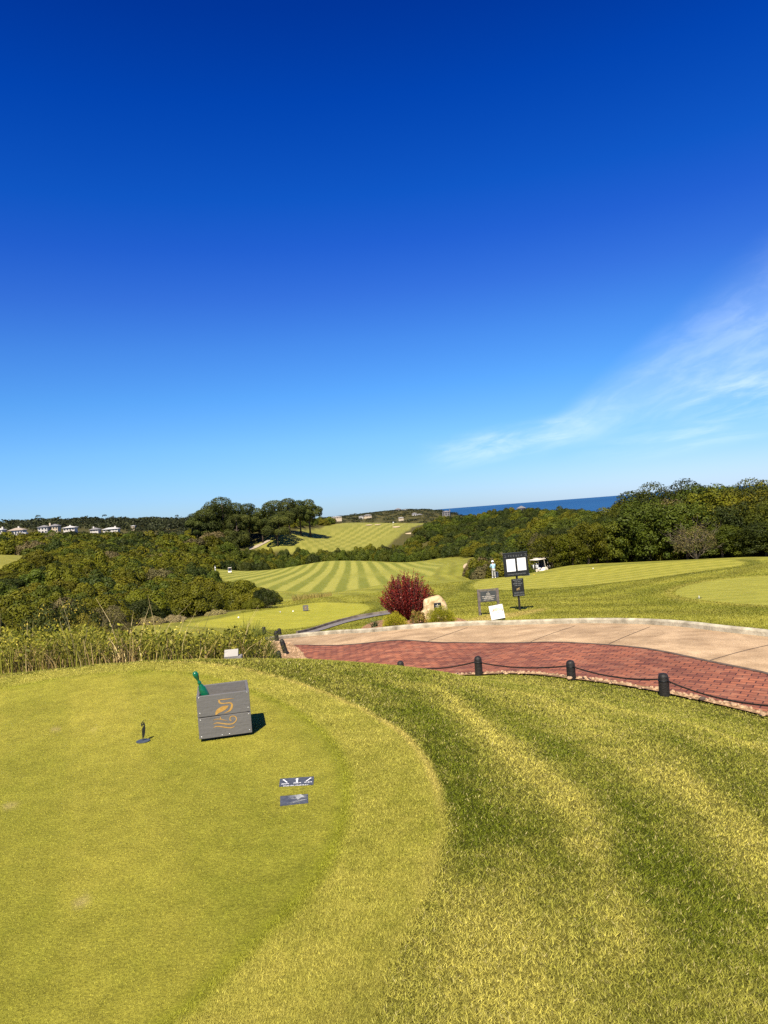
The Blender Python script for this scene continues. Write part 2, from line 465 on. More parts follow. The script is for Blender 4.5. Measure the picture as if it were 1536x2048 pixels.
    b = 0.5 + 0.5 * np.cos((ws - 0.62) * 2 * math.pi / 1.08)
    b = 0.40 + (b - .5) * .16 * ss(9, 5, r) + (n1 - .5) * 0.62 + (n2 - .5) * 0.55 + (n3 - .5) * 0.35
    wx, wy = x + (fbm(x, y, 1.1, 51) - .5) * .35, y + (fbm(x, y, 1.1, 52) - .5) * .35
    nl = (r < 17) & (sn < 0.3)
    for P_, w_, k_ in TRACKS:
        b[nl] += .8 * k_ * (.35 + 1.1 * fbm(x[nl], y[nl], 1.6, 53)) * np.exp(-(line_dist(P_, wx[nl], wy[nl]) / w_) ** 2)
    near_ = ss(4.4, 2.4, np.hypot(x, y))
    b = b + near_ * (.30 * ss(.35, .75, fbm(x, y, 1.1, 77)) - .06)
    rough = lerp((0.112, 0.134, 0.011), (0.362, 0.330, 0.076), np.clip(b, 0, 1))
    put(1 - ss(-0.08, 0.05, sn + (n2 - .5) * .15), rough)
    cn = np.clip(n1 * 0.7 + n2 * 0.5 + n3 * 0.3 - 0.25, 0, 1)
    put(1 - ss(-0.03 - .25 * near_, 0.03 + .25 * near_, s + (n2 - .5) * (.06 + .4 * near_) + near_ * (n1 - .5) * .5), lerp((0.222, 0.230, 0.030), (0.475, 0.425, 0.105), cn))
    lip = (1 - ss(0.0, 0.055, np.abs(s + 0.015 + (n2 - .5) * .05))) * ss(0.15, 0.5, n1)
    put(0.8 * lip * (1 - near_), np.broadcast_to(np.array((0.50, 0.42, 0.13)), out.shape))
    st_ = sdf(TEE, x, y)
    tstripe = ss(-.5, .5, np.sin((x + 0.42 * y) * 2 * math.pi / 1.15 + n0 * 2))
    tcol = lerp((0.218, 0.238, 0.026), (0.405, 0.365, 0.068), np.clip(fbm(x, y, 0.45, 61) * .55 + n1 * 0.45 + n2 * 0.25 + (tstripe - .5) * 0.18 + (n3 - .5) * .2 - 0.05, 0, 1))
    put(1 - ss(-0.04, 0.03, st_ + (n2 - .5) * .05), tcol)
    put(0.7 * (1 - ss(0.0, 0.09, np.abs(st_ - 0.01))) * (s < 0), np.broadcast_to(np.array((0.23, 0.25, 0.02)), out.shape))
    for px, py, rr in ((110, 1460, .045), (190, 1459, .05), (20, 1610, .06), (160, 1800, .05)):
        gx, gy = gz0(px, py)
        put(0.75 * (1 - ss(rr * .4, rr * 1.3, np.hypot(x - gx, y - gy) + (n3 - .5) * .03)), np.broadcast_to(np.array((0.42, 0.35, 0.16)), out.shape))
    return out * np.array((1.04, 1.02, 0.84))


# ------------------------------------------------------------------ mesh helpers
def add_col(me, col, name='col'):
    a = me.attributes.new(name, 'FLOAT_COLOR', 'POINT')
    c4 = np.ones((len(me.vertices), 4), np.float32); c4[:, :3] = col
    a.data.foreach_set('color', c4.ravel())


def mk(name, verts, faces, mat=None, parent=None, col=None, smooth=False, link=True):
    """one mesh object from arrays; faces: (n,3) or (n,4) array or list of lists"""
    verts = np.asarray(verts, np.float32)
    me = bpy.data.meshes.new(name)
    if isinstance(faces, np.ndarray):
        k = faces.shape[1]
        me.vertices.add(len(verts)); me.vertices.foreach_set('co', verts.ravel())
        me.loops.add(faces.size); me.loops.foreach_set('vertex_index', faces.astype(np.int32).ravel())
        me.polygons.add(len(faces)); me.polygons.foreach_set('loop_start', np.arange(0, faces.size, k, dtype=np.int32))
        me.update(calc_edges=True)
    else:
        me.from_pydata([tuple(v) for v in verts], [], [tuple(f) for f in faces]); me.update()
    if smooth:
        me.polygons.foreach_set('use_smooth', np.ones(len(me.polygons), bool))
    if col is not None:
        add_col(me, col)
    if mat:
        me.materials.append(mat)
    if not link:
        return me
    o = bpy.data.objects.new(name, me); C.objects.link(o)
    if parent:
        o.parent = parent
    return o


class MB:
    """collects simple solids into one mesh"""
    def __init__(s):
        s.bm = bmesh.new()

    def box(s, c, d, rz=0.0, bev=0.0, rx=0.0):
        m = Matrix.Translation(c) @ Matrix.Rotation(rz, 4, 'Z') @ Matrix.Rotation(rx, 4, 'X') @ Matrix.Diagonal((*d, 1))
        r = bmesh.ops.create_cube(s.bm, size=1.0, matrix=m)
        if bev:
            es = list({e for v in r['verts'] for e in v.link_edges})
            bmesh.ops.bevel(s.bm, geom=es, offset=bev, segments=2, affect='EDGES', profile=0.5)
        return s

    def tube(s, pts, rad, seg=8, cap=True):
        pts = [Vector(p) for p in pts]
        rad = rad if isinstance(rad, (list, tuple)) else [rad] * len(pts)
        rings = []
        for i, p in enumerate(pts):
            t = (pts[min(i + 1, len(pts) - 1)] - pts[max(i - 1, 0)]).normalized()
            a = Vector((0, 0, 1)) if abs(t.z) < 0.9 else Vector((1, 0, 0))
            e1 = t.cross(a).normalized(); e2 = t.cross(e1)
            rings.append([s.bm.verts.new(p + (e1 * math.cos(k * 2 * math.pi / seg) + e2 * math.sin(k * 2 * math.pi / seg)) * rad[i]) for k in range(seg)])
        for a, b in zip(rings, rings[1:]):
            for k in range(seg):
                s.bm.faces.new((a[k], a[(k + 1) % seg], b[(k + 1) % seg], b[k]))
        if cap:
            for r in (rings[0], rings[-1]):
                s.bm.faces.new(r)
        return s

    def lathe(s, prof, c=(0, 0, 0), seg=16, m=None):
        m = m or Matrix.Translation(c)
        rings = [[s.bm.verts.new(m @ Vector((r * math.cos(k * 2 * math.pi / seg), r * math.sin(k * 2 * math.pi / seg), z))) for k in range(seg)] for r, z in prof]
        for a, b in zip(rings, rings[1:]):
            for k in range(seg):
                s.bm.faces.new((a[k], a[(k + 1) % seg], b[(k + 1) % seg], b[k]))
        s.bm.faces.new(rings[0]); s.bm.faces.new(rings[-1])
        return s

    def prism(s, poly, y0, y1):
        """outline in XZ extruded along Y"""
        a = [s.bm.verts.new((x, y0, z)) for x, z in poly]; b = [s.bm.verts.new((x, y1, z)) for x, z in poly]
        s.bm.faces.new(a); s.bm.faces.new(b)
        for i in range(len(poly)):
            j = (i + 1) % len(poly)
            s.bm.faces.new((a[i], a[j], b[j], b[i]))
        return s

    def slab(s, poly, z0, z1_):
        a = [s.bm.verts.new((x, y, z0)) for x, y in poly]; b = [s.bm.verts.new((x, y, z1_)) for x, y in poly]
        s.bm.faces.new(a); s.bm.faces.new(b)
        for i in range(len(poly)):
            j = (i + 1) % len(poly)
            s.bm.faces.new((a[i], a[j], b[j], b[i]))
        return s

    def ball(s, c, r, sc=(1, 1, 1), seg=12):
        bmesh.ops.create_uvsphere(s.bm, u_segments=seg, v_segments=max(6, seg // 2 + 2), radius=r, matrix=Matrix.Translation(c) @ Matrix.Diagonal((*sc, 1)))
        return s

    def out(s, name, mat, parent=None, smooth=False):
        bmesh.ops.recalc_face_normals(s.bm, faces=s.bm.faces)
        me = bpy.data.meshes.new(name); s.bm.to_mesh(me); s.bm.free()
        if smooth:
            me.polygons.foreach_set('use_smooth', np.ones(len(me.polygons), bool))
        me.materials.append(mat)
        o = bpy.data.objects.new(name, me); C.objects.link(o)
        if parent:
            o.parent = parent
        return o


def tag(o, label=None, cat=None, group=None, kind=None):
    if label: o['label'] = label
    if cat: o['category'] = cat
    if group: o['group'] = group
    if kind: o['kind'] = kind
    return o


def thing(name, label, cat, loc=(0, 0, 0), rz=0.0, group=None):
    o = bpy.data.objects.new(name, None); C.objects.link(o)
    o.empty_display_size = 0.2
    o.location = loc; o.rotation_euler = (0, 0, rz)
    return tag(o, label, cat, group)


def dup(root, loc, rz, label=None, group=None, scale=None):
    r = root.copy(); C.objects.link(r); r.location = loc; r.rotation_euler = (0, 0, rz)
    if scale: r.scale = scale
    if label: r['label'] = label
    if group: r['group'] = group
    for ch in list(root.children):
        c = ch.copy(); C.objects.link(c); c.parent = r
        for g in ch.children:
            d = g.copy(); C.objects.link(d); d.parent = c
    return r


# ------------------------------------------------------------------ materials
def newmat(name):
    m = bpy.data.materials.new(name); m.use_nodes = True
    t = m.node_tree; b = t.nodes['Principled BSDF']
    return m, t, b


def plain(name, c, rough=0.6, var=0.12, scale=8.0, metal=0.0, spec=0.4, bump=0.0, bscale=60.0, c2=None):
    m, t, b = newmat(name)
    tcx = N(t, 'ShaderNodeTexCoord')
    nz = N(t, 'ShaderNodeTexNoise', i={'Scale': scale, 'Detail': 5.0, 'Roughness': 0.6}); t.links.new(tcx.outputs['Object'], nz.inputs['Vector'])
    lo = tuple(v * (1 - var * 1.6) for v in c); hi = c2 or tuple(min(1, v * (1 + var * 1.4)) for v in c)
    t.links.new(ramp(t, nz.outputs[0], [(0.3, lo), (0.7, hi)]), b.inputs['Base Color'])
    b.inputs['Roughness'].default_value = rough; b.inputs['Metallic'].default_value = metal
    b.inputs['Specular IOR Level'].default_value = spec
    if bump:
        n2 = N(t, 'ShaderNodeTexNoise', i={'Scale': bscale, 'Detail': 4.0}); t.links.new(tcx.outputs['Object'], n2.inputs['Vector'])
        bp = N(t, 'ShaderNodeBump', i={'Strength': bump, 'Distance': 0.02}); t.links.new(n2.outputs[0], bp.inputs['Height'])
        t.links.new(bp.outputs[0], b.inputs['Normal'])
    return m


def leafmat(name, hue_var=0.03, val_var=0.35, trans=0.12, rough=0.55):
    """foliage: colour per leaf from the mesh, a little different on every plant"""
    m, t, b = newmat(name)
    at_ = N(t, 'ShaderNodeAttribute', attribute_name='col')
    oi = N(t, 'ShaderNodeObjectInfo')
    hs = N(t, 'ShaderNodeHueSaturation')
    t.links.new(at_.outputs['Color'], hs.inputs['Color'])
    t.links.new(M(t, 'ADD', 0.5 - hue_var / 2, M(t, 'MULTIPLY', oi.outputs['Random'], hue_var)), hs.inputs['Hue'])
    wn = N(t, 'ShaderNodeTexWhiteNoise', noise_dimensions='1D'); t.links.new(oi.outputs['Random'], wn.inputs['W'])
    t.links.new(M(t, 'ADD', 1 - val_var / 2, M(t, 'MULTIPLY', wn.outputs['Value'], val_var)), hs.inputs['Value'])
    t.links.new(hs.outputs[0], b.inputs['Base Color'])
    b.inputs['Roughness'].default_value = rough; b.inputs['Specular IOR Level'].default_value = 0.12
    if trans:
        tr = N(t, 'ShaderNodeBsdfTranslucent'); t.links.new(hs.outputs[0], tr.inputs['Color'])
        mx = N(t, 'ShaderNodeMixShader', i={0: trans}); t.links.new(b.outputs[0], mx.inputs[1]); t.links.new(tr.outputs[0], mx.inputs[2])
        t.links.new(mx.outputs[0], t.nodes['Material Output'].inputs['Surface'])
    return m


def groundmat():
    m, t, b = newmat('turf')
    tcx = N(t, 'ShaderNodeTexCoord'); at_ = N(t, 'ShaderNodeAttribute', attribute_name='col')
    c = at_.outputs['Color']
    for sc, lo, hi in ((1.1, 0.86, 1.14), (7.0, 0.80, 1.2), (70.0, 0.62, 1.38)):
        nz = N(t, 'ShaderNodeTexNoise', i={'Scale': sc, 'Detail': 4.0, 'Roughness': 0.65}); t.links.new(tcx.outputs['Object'], nz.inputs['Vector'])
        c = mixc(t, 1.0, c, ramp(t, nz.outputs[0], [(0.28, (lo, lo, lo * .95)), (0.72, (hi, hi, hi))]), 'MULTIPLY')
    t.links.new(c, b.inputs['Base Color']); b.inputs['Roughness'].default_value = 0.85; b.inputs['Specular IOR Level'].default_value = 0.1
    n2 = N(t, 'ShaderNodeTexNoise', i={'Scale': 45.0, 'Detail': 6.0, 'Roughness': 0.75}); t.links.new(tcx.outputs['Object'], n2.inputs['Vector'])
    bp = N(t, 'ShaderNodeBump', i={'Strength': 0.7, 'Distance': 0.03}); t.links.new(n2.outputs[0], bp.inputs['Height'])
    t.links.new(bp.outputs[0], b.inputs['Normal'])
    return m


M_turf = groundmat()
M_blade = leafmat('grass_blades', 0.0, 0.0, 0.25, 0.5)
M_leaf = leafmat('leaves', 0.03, 0.5, 0.10)
M_needle = leafmat('needles', 0.02, 0.35, 0.12)
M_bark = plain('bark', (0.10, 0.075, 0.055), 0.9, 0.4, 6.0, spec=0.1, bump=0.6, bscale=12)
M_twig = plain('dry_twigs', (0.13, 0.105, 0.075), 0.9, 0.35, 6.0, spec=0.1)
M_black = plain('black_painted_metal', (0.012, 0.013, 0.013), 0.45, 0.3, 20, spec=0.4)
M_iron = plain('dark_recycled_plastic', (0.018, 0.016, 0.014), 0.55, 0.4, 14, spec=0.3, bump=0.35, bscale=30)
M_rope = plain('dark_rope', (0.022, 0.018, 0.016), 0.9, 0.4, 40, spec=0.1, bump=0.6, bscale=80)
M_concrete = plain('exposed_concrete', (0.47, 0.325, 0.185), 0.9, 0.2, 1.2, spec=0.12, bump=0.6, bscale=55, c2=(0.54, 0.395, 0.235))
_t = M_concrete.node_tree; _b = _t.nodes['Principled BSDF']; _src = _b.inputs['Base Color'].links[0].from_socket; _tc = N(_t, 'ShaderNodeTexCoord')
_n1 = N(_t, 'ShaderNodeTexNoise', i={'Scale': .55, 'Detail': 7.0, 'Roughness': .7, 'Distortion': 1.2}); _t.links.new(_tc.outputs['Object'], _n1.inputs['Vector'])
_n2 = N(_t, 'ShaderNodeTexNoise', i={'Scale': 38.0, 'Detail': 3.0, 'Roughness': .8}); _t.links.new(_tc.outputs['Object'], _n2.inputs['Vector'])
_c = mixc(_t, 1.0, _src, ramp(_t, _n1.outputs[0], [(0.32, (0.70, 0.68, 0.66)), (0.6, (1.06, 1.05, 1.04))]), 'MULTIPLY')
_c = mixc(_t, 1.0, _c, ramp(_t, _n2.outputs[0], [(0.35, (0.66, 0.64, 0.62)), (0.6, (1.12, 1.12, 1.12))]), 'MULTIPLY'); _t.links.new(_c, _b.inputs['Base Color'])
M_kerb = plain('kerb_concrete', (0.44, 0.385, 0.27), 0.9, 0.35, 2.2, spec=0.15, bump=0.6, bscale=18, c2=(0.54, 0.49, 0.36))
M_joint = plain('dark_joint', (0.10, 0.075, 0.06), 0.95, 0.3, 5, spec=0.05)
M_asph = plain('path_asphalt', (0.16, 0.145, 0.135), 0.9, 0.2, 3, spec=0.15, bump=0.3)
M_gravel = plain('gravel', (0.36, 0.20, 0.10), 0.95, 0.55, 22, spec=0.1, bump=1.0, bscale=14, c2=(0.50, 0.32, 0.165))
M_soil = plain('mulch', (0.30, 0.15, 0.075), 0.95, 0.5, 12, spec=0.05, bump=1.0, bscale=20, c2=(0.46, 0.27, 0.14))
M_sand = plain('bunker_sand', (0.46, 0.36, 0.22), 0.95, 0.12, 2, spec=0.05)
M_stone = plain('pebble', (0.40, 0.27, 0.16), 0.85, 0.35, 14, spec=0.2, bump=0.4)
M_rock = plain('sandstone', (0.60, 0.46, 0.24), 0.88, 0.22, 2.2, spec=0.15, bump=0.9, bscale=7, c2=(0.72, 0.61, 0.40))
_t = M_rock.node_tree; _b = _t.nodes['Principled BSDF']; _src = _b.inputs['Base Color'].links[0].from_socket; _tc = N(_t, 'ShaderNodeTexCoord')
_n1 = N(_t, 'ShaderNodeTexNoise', i={'Scale': 2.0, 'Detail': 8.0, 'Roughness': .72, 'Distortion': 1.6}); _t.links.new(_tc.outputs['Object'], _n1.inputs['Vector'])
_v = N(_t, 'ShaderNodeTexVoronoi', feature='DISTANCE_TO_EDGE', i={'Scale': 1.7}); _n3 = mixc(_t, .25, _tc.outputs['Object'], _n1.outputs['Color'], 'LINEAR_LIGHT'); _t.links.new(_n3, _v.inputs['Vector'])
_c = mixc(_t, 1.0, _src, ramp(_t, _n1.outputs[0], [(0.34, (0.72, 0.58, 0.42)), (0.52, (1, .97, .92)), (0.7, (1.08, 1.05, 1.02))]), 'MULTIPLY')
_c = mixc(_t, 1.0, _c, ramp(_t, _v.outputs['Distance'], [(0.0, (0.35, 0.28, 0.2)), (0.022, (1, 1, 1))]), 'MULTIPLY'); _t.links.new(_c, _b.inputs['Base Color'])
M_grey = plain('grey_stained_wood', (0.135, 0.122, 0.104), 0.62, 0.14, 9, spec=0.3, bump=0.15, bscale=40)
_t = M_grey.node_tree; _b = _t.nodes['Principled BSDF']; _tc = N(_t, 'ShaderNodeTexCoord'); _mp = N(_t, 'ShaderNodeMapping'); _mp.inputs['Scale'].default_value = (5, 60, 85)
_t.links.new(_tc.outputs['Object'], _mp.inputs[0]); _nz = N(_t, 'ShaderNodeTexNoise', i={'Scale': 1.0, 'Detail': 6.0, 'Roughness': .7, 'Distortion': .8}); _t.links.new(_mp.outputs[0], _nz.inputs['Vector'])
_t.links.new(ramp(_t, _nz.outputs[0], [(0.28, (0.104, 0.100, 0.092)), (0.5, (0.125, 0.120, 0.111)), (0.75, (0.146, 0.140, 0.130))]), _b.inputs['Base Color'])
M_screw = plain('steel_screw', (0.62, 0.62, 0.60), 0.3, 0.1, 30, metal=1.0)
M_gold = plain('ochre_paint', (0.40, 0.225, 0.05), 0.6, 0.12, 30, spec=0.2, c2=(0.46, 0.28, 0.075))
M_green = plain('green_lacquer', (0.004, 0.105, 0.045), 0.22, 0.25, 10, spec=0.6)
M_bristle = plain('yellow_bristles', (0.72, 0.48, 0.08), 0.8, 0.2, 60)
M_white = plain('white_paint', (0.80, 0.80, 0.78), 0.5, 0.04, 5)
M_cream = plain('cream_cart_paint', (0.78, 0.70, 0.56), 0.35, 0.05, 5, spec=0.5)
M_slate = plain('slate_plaque', (0.065, 0.07, 0.08), 0.5, 0.3, 25, spec=0.4)
M_signgrey = plain('charcoal_sign_panel', (0.05, 0.056, 0.055), 0.5, 0.15, 12, spec=0.4)
M_post = plain('weathered_grey_post', (0.135, 0.115, 0.10), 0.8, 0.3, 10, spec=0.2)
M_lettr = plain('pale_lettering', (0.62, 0.56, 0.46), 0.6, 0.05, 20)
M_dim = plain('worn_lettering', (0.16, 0.17, 0.165), 0.6, 0.2, 20)
M_bronze = plain('bronze_lettering', (0.36, 0.25, 0.10), 0.5, 0.15, 20)
M_print = plain('grey_print', (0.50, 0.49, 0.48), 0.7, 0.2, 50)
M_red = plain('orange_print', (0.62, 0.22, 0.03), 0.6, 0.2, 20)
M_yel = plain('yellow_print', (0.66, 0.42, 0.03), 0.6, 0.2, 20)
M_metal = plain('brushed_steel', (0.42, 0.42, 0.41), 0.35, 0.1, 20, metal=0.9)
M_skin = plain('skin', (0.48, 0.30, 0.21), 0.6, 0.06, 8)
M_jacket = plain('pale_blue_cloth', (0.30, 0.48, 0.60), 0.85, 0.08, 10, spec=0.1)
M_trous = plain('grey_cloth', (0.40, 0.39, 0.37), 0.9, 0.08, 10, spec=0.1)
M_hat = plain('white_cloth', (0.76, 0.78, 0.78), 0.9, 0.05, 10, spec=0.1)
M_navy = plain('navy_cloth', (0.05, 0.06, 0.09), 0.9, 0.1, 10, spec=0.1)
M_wall = plain('white_render', (0.50, 0.47, 0.42), 0.85, 0.06, 1.0, spec=0.1)
M_beige = plain('beige_render', (0.46, 0.38, 0.27), 0.85, 0.06, 1.0, spec=0.1)
M_roofp = plain('pale_roof_tiles', (0.30, 0.25, 0.20), 0.85, 0.12, 2.0, spec=0.1)
M_roofg = plain('grey_roof_tiles', (0.17, 0.165, 0.165), 0.8, 0.15, 2.0, spec=0.15)
M_roofw = plain('whitened_roof', (0.42, 0.41, 0.39), 0.8, 0.08, 2.0, spec=0.15)
M_glass = plain('dark_window_glass', (0.02, 0.025, 0.03), 0.12, 0.2, 3, spec=0.6)
M_tyre = plain('tyre_rubber', (0.012, 0.012, 0.012), 0.8, 0.2, 20)

m, t, b = newmat('brick_paving'); M_brick = m
tcx = N(t, 'ShaderNodeTexCoord'); mp = N(t, 'ShaderNodeMapping'); t.links.new(tcx.outputs['Object'], mp.inputs[0]); mp.inputs['Rotation'].default_value = (0, 0, math.radians(33))
bt = N(t, 'ShaderNodeTexBrick', i={'Scale': 1.0, 'Mortar Size': 0.012, 'Mortar Smooth': 0.3, 'Brick Width': 0.25, 'Row Height': 0.17, 'Bias': 0.0, 'Color1': (0.31, 0.112, 0.058, 1), 'Color2': (0.155, 0.056, 0.036, 1), 'Mortar': (0.05, 0.022, 0.02, 1)})
t.links.new(mp.outputs[0], bt.inputs['Vector'])
n1_ = N(t, 'ShaderNodeTexNoise', i={'Scale': 3.2, 'Detail': 5.0, 'Roughness': 0.7}); t.links.new(tcx.outputs['Object'], n1_.inputs['Vector'])
cc = mixc(t, ramp(t, n1_.outputs[0], [(0.50, (0, 0, 0)), (0.72, (0.75, 0.75, 0.75))]), bt.outputs['Color'], (0.34, 0.16, 0.095))
n2_ = N(t, 'ShaderNodeTexNoise', i={'Scale': 0.5, 'Detail': 6.0, 'Roughness': .65, 'Distortion': .6}); t.links.new(tcx.outputs['Object'], n2_.inputs['Vector'])
cc = mixc(t, 1.0, cc, ramp(t, n2_.outputs[0], [(0.3, (0.70, 0.68, 0.68)), (0.7, (1.26, 1.22, 1.15))]), 'MULTIPLY')
t.links.new(cc, b.inputs['Base Color']); b.inputs['Roughness'].default_value = 0.85; b.inputs['Specular IOR Level'].default_value = 0.2
bp = N(t, 'ShaderNodeBump', i={'Strength': 0.5, 'Distance': 0.01}); t.links.new(bt.outputs['Fac'], bp.inputs['Height']); bp.invert = True; t.links.new(bp.outputs[0], b.inputs['Normal'])

m, t, b = newmat('sea_water'); M_sea = m
tcx = N(t, 'ShaderNodeTexCoord'); nz = N(t, 'ShaderNodeTexNoise', i={'Scale': 1.0, 'Detail': 3.0, 'Roughness': 0.5}); mps = N(t, 'ShaderNodeMapping'); mps.inputs['Scale'].default_value = (0.00002, 0.00005, 1); t.links.new(tcx.outputs['Object'], mps.inputs[0]); t.links.new(mps.outputs[0], nz.inputs['Vector'])
t.links.new(ramp(t, nz.outputs[0], [(0.35, (0.010, 0.058, 0.150)), (0.7, (0.014, 0.074, 0.180))]), b.inputs['Base Color'])
b.inputs['Roughness'].default_value = 0.5; b.inputs['Specular IOR Level'].default_value = 0.18

# ================================================================== THE GROUND
th_in = np.arange(-0.60, 0.6001, 0.0018)
th_out = np.linspace(0.60, 2 * math.pi - 0.60, 150)[1:-1]
TH = np.concatenate([th_in, th_out]); TH = np.append(TH, th_in[0] + 2 * math.pi)
RR = np.concatenate([[0.12], np.geomspace(0.3, 3200, 440)])
nT, nR = len(TH) - 1, len(RR)
gx = (RR[:, None] * np.sin(TH[None, :nT])).ravel(); gy = (RR[:, None] * np.cos(TH[None, :nT])).ravel()
gz = Z(gx, gy)
i0 = (np.arange(nR - 1)[:, None] * nT + np.arange(nT)[None]).ravel()
j0 = (np.arange(nR - 1)[:, None] * nT + (np.arange(nT)[None] + 1) % nT).ravel()
gf = np.stack([i0, j0, j0 + nT, i0 + nT], 1)
gcol = grass_col(gx, gy)
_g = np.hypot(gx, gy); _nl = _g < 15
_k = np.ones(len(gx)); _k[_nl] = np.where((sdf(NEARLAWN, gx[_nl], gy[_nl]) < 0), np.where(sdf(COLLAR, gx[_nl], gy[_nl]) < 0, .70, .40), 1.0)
ground = mk('ground', np.stack([gx, gy, gz], 1), gf, M_turf, col=gcol * _k[:, None], smooth=True)      # soil and thatch, darkened in colour for the shade between the blades
tag(ground, kind='structure')
v = []
for r_ in (600, 3000, 12000, 150000):
    for k in range(96):
        v.append((r_ * math.sin(k * math.pi / 48), r_ * math.cos(k * math.pi / 48), -72.0))
fs = [(a * 96 + k, a * 96 + (k + 1) % 96, (a + 1) * 96 + (k + 1) % 96, (a + 1) * 96 + k) for a in range(3) for k in range(96)]
tag(mk('sea', v, fs, M_sea), kind='structure')


def resample(p, n):
    p = np.asarray(p, float)[:, :2]
    s = np.concatenate([[0], np.cumsum(np.hypot(*np.diff(p, axis=0).T))])
    q = np.linspace(0, s[-1], n)
    return np.stack([np.interp(q, s, p[:, 0]), np.interp(q, s, p[:, 1])], 1)


def sheet(name, a, b, n, m_, off, mat, kind='structure'):
    a = resample(a, n); b = resample(b, n)
    t_ = np.linspace(0, 1, m_)[:, None, None]
    g = a[None] * (1 - t_) + b[None] * t_
    xy = g.reshape(-1, 2); z = Z(xy[:, 0], xy[:, 1]) + off
    i = (np.arange(m_ - 1)[:, None] * n + np.arange(n - 1)[None]).ravel()
    o = mk(name, np.column_stack([xy, z]), np.stack([i, i + 1, i + n + 1, i + n], 1), mat, smooth=True)
    return tag(o, kind=kind)


def patch(name, poly, off, mat, rings=8, kind='structure'):
    poly = np.asarray(poly, float); c = poly.mean(0); n = len(poly)
    t_ = np.linspace(0, 1, rings + 1)[1:]
    xy = np.vstack([[c]] + [c + (poly - c) * k for k in t_]); z = Z(xy[:, 0], xy[:, 1]) + off
    f = [(0, 1 + k, 1 + (k + 1) % n) for k in range(n)]
    for r_ in range(rings - 1):
        f += [(1 + r_ * n + k, 1 + (r_ + 1) * n + k, 1 + (r_ + 1) * n + (k + 1) % n, 1 + r_ * n + (k + 1) % n) for k in range(n)]
    return tag(mk(name, np.column_stack([xy, z]), f, mat, smooth=True), kind=kind)


def curve_px(l):
    return smooth_poly(plang(l), 2, closed=False)


KERB = np.vstack([curve_px([(1720, 1306), (1630, 1290), (1536, 1276), (1440, 1266), (1384, 1258), (1313, 1252), (1242, 1249), (1120, 1249), (1000, 1251), (902, 1255), (810, 1262), (720, 1268), (672, 1269), (620, 1273), (568, 1279), (540, 1283)])])
BRICK = curve_px([(1760, 1424), (1640, 1384), (1536, 1351), (1472, 1337), (1412, 1325), (1327, 1306), (1242, 1294), (1100, 1287), (954, 1286), (840, 1287), (720, 1289), (620, 1291), (575, 1292)])
NEAR = smooth_poly(np.vstack([plan([(1980, 8.9), (1760, 9.6)]), plang([(1536, 1429), (1400, 1398), (1329, 1383), (1260, 1371), (1143, 1355), (1050, 1346)]), plan([(958, 16.0), (880, 16.6), (803, 17.7), (720, 19.5), (650, 21.2), (610, 23.5), (590, 25.5)])]), 2, closed=False)
sheet('road', KERB, BRICK, 160, 14, 0.030, M_concrete)
sheet('brick_pavement', BRICK, NEAR, 160, 26, 0.034, M_brick)


def offset_line(p, w):
    p = np.asarray(p)[:, :2]; t_ = np.gradient(p, axis=0); t_ /= np.hypot(*t_.T)[:, None] + 1e-9
    return p + np.stack([-t_[:, 1], t_[:, 0]], 1) * w


K2 = resample(KERB, 160); B2 = resample(BRICK, 160); N2 = resample(NEAR, 160)
sheet('pavement_edging', offset_line(B2, 0.055), offset_line(B2, -0.055), 160, 3, 0.042, M_joint)
for a_, b_ in (((1061, 1286), (1150, 1254)), ((1215, 1292), (1300, 1256)), ((1417, 1325), (1560, 1288)), ((850, 1287), (935, 1257))):
    p_ = np.array([G(*a_)[:2], G(*b_)[:2]])
    sheet('road_joint', offset_line(resample(p_, 12), 0.012), offset_line(resample(p_, 12), -0.012), 12, 2, 0.036, M_joint)


def extrude_profile(name, line, prof, mat, off=0.0, kind='structure'):
    """prof: (distance to the left of travel, height)"""
    line = np.asarray(line); n = len(line)
    rows = []
    z = Z(line[:, 0], line[:, 1]) + off
    for w, h in prof:
        q = offset_line(line, w); rows.append(np.column_stack([q, z + h]))
    V = np.concatenate(rows); f = []
    k = len(prof)
    for j in range(k - 1):
        f += [(j * n + i, j * n + i + 1, (j + 1) * n + i + 1, (j + 1) * n + i) for i in range(n - 1)]
    f.append([j * n for j in range(k)]); f.append([j * n + n - 1 for j in range(k)][::-1])
    return tag(mk(name, V, f, mat), kind=kind)


kp = [(0.0, -0.05), (-0.012, 0.10), (-0.035, 0.135), (-0.09, 0.148), (-0.16, 0.14), (-0.19, 0.11), (-0.19, -0.1)]
_tst = offset_line(K2, 0.5)
sgn = 1.0 if np.hypot(*(_tst[80])) > np.hypot(*K2[80]) else -1.0
extrude_profile('kerb', K2, [(-w * sgn, h) for w, h in kp], M_kerb, 0.03)

# the little cart path with its own kerb, left of the planting bed
PA = curve_px([(596, 1268), (659, 1250), (711, 1236.5), (760, 1228.5), (810, 1222)])
PB = curve_px([(622, 1266), (680, 1249.5), (730, 1237.5), (772, 1230), (820, 1224.5)])
sheet('path', PA, PB, 50, 6, 0.035, M_asph)
P2 = resample(PA, 50)
_t2 = offset_line(P2, 0.3); s2_ = 1.0 if np.hypot(*_t2[25]) > np.hypot(*P2[25]) else -1.0
extrude_profile('path_kerb', P2, [(w * s2_, h) for w, h in ((0, -0.05), (0.012, 0.10), (0.08, 0.11), (0.10, 0.06), (0.10, -0.1))], plain('shaded_kerb', (.15, .125, .10), .9, .4, 2.0, spec=.1), 0.03)  # kerb coloured dark all over to carry its shadow side
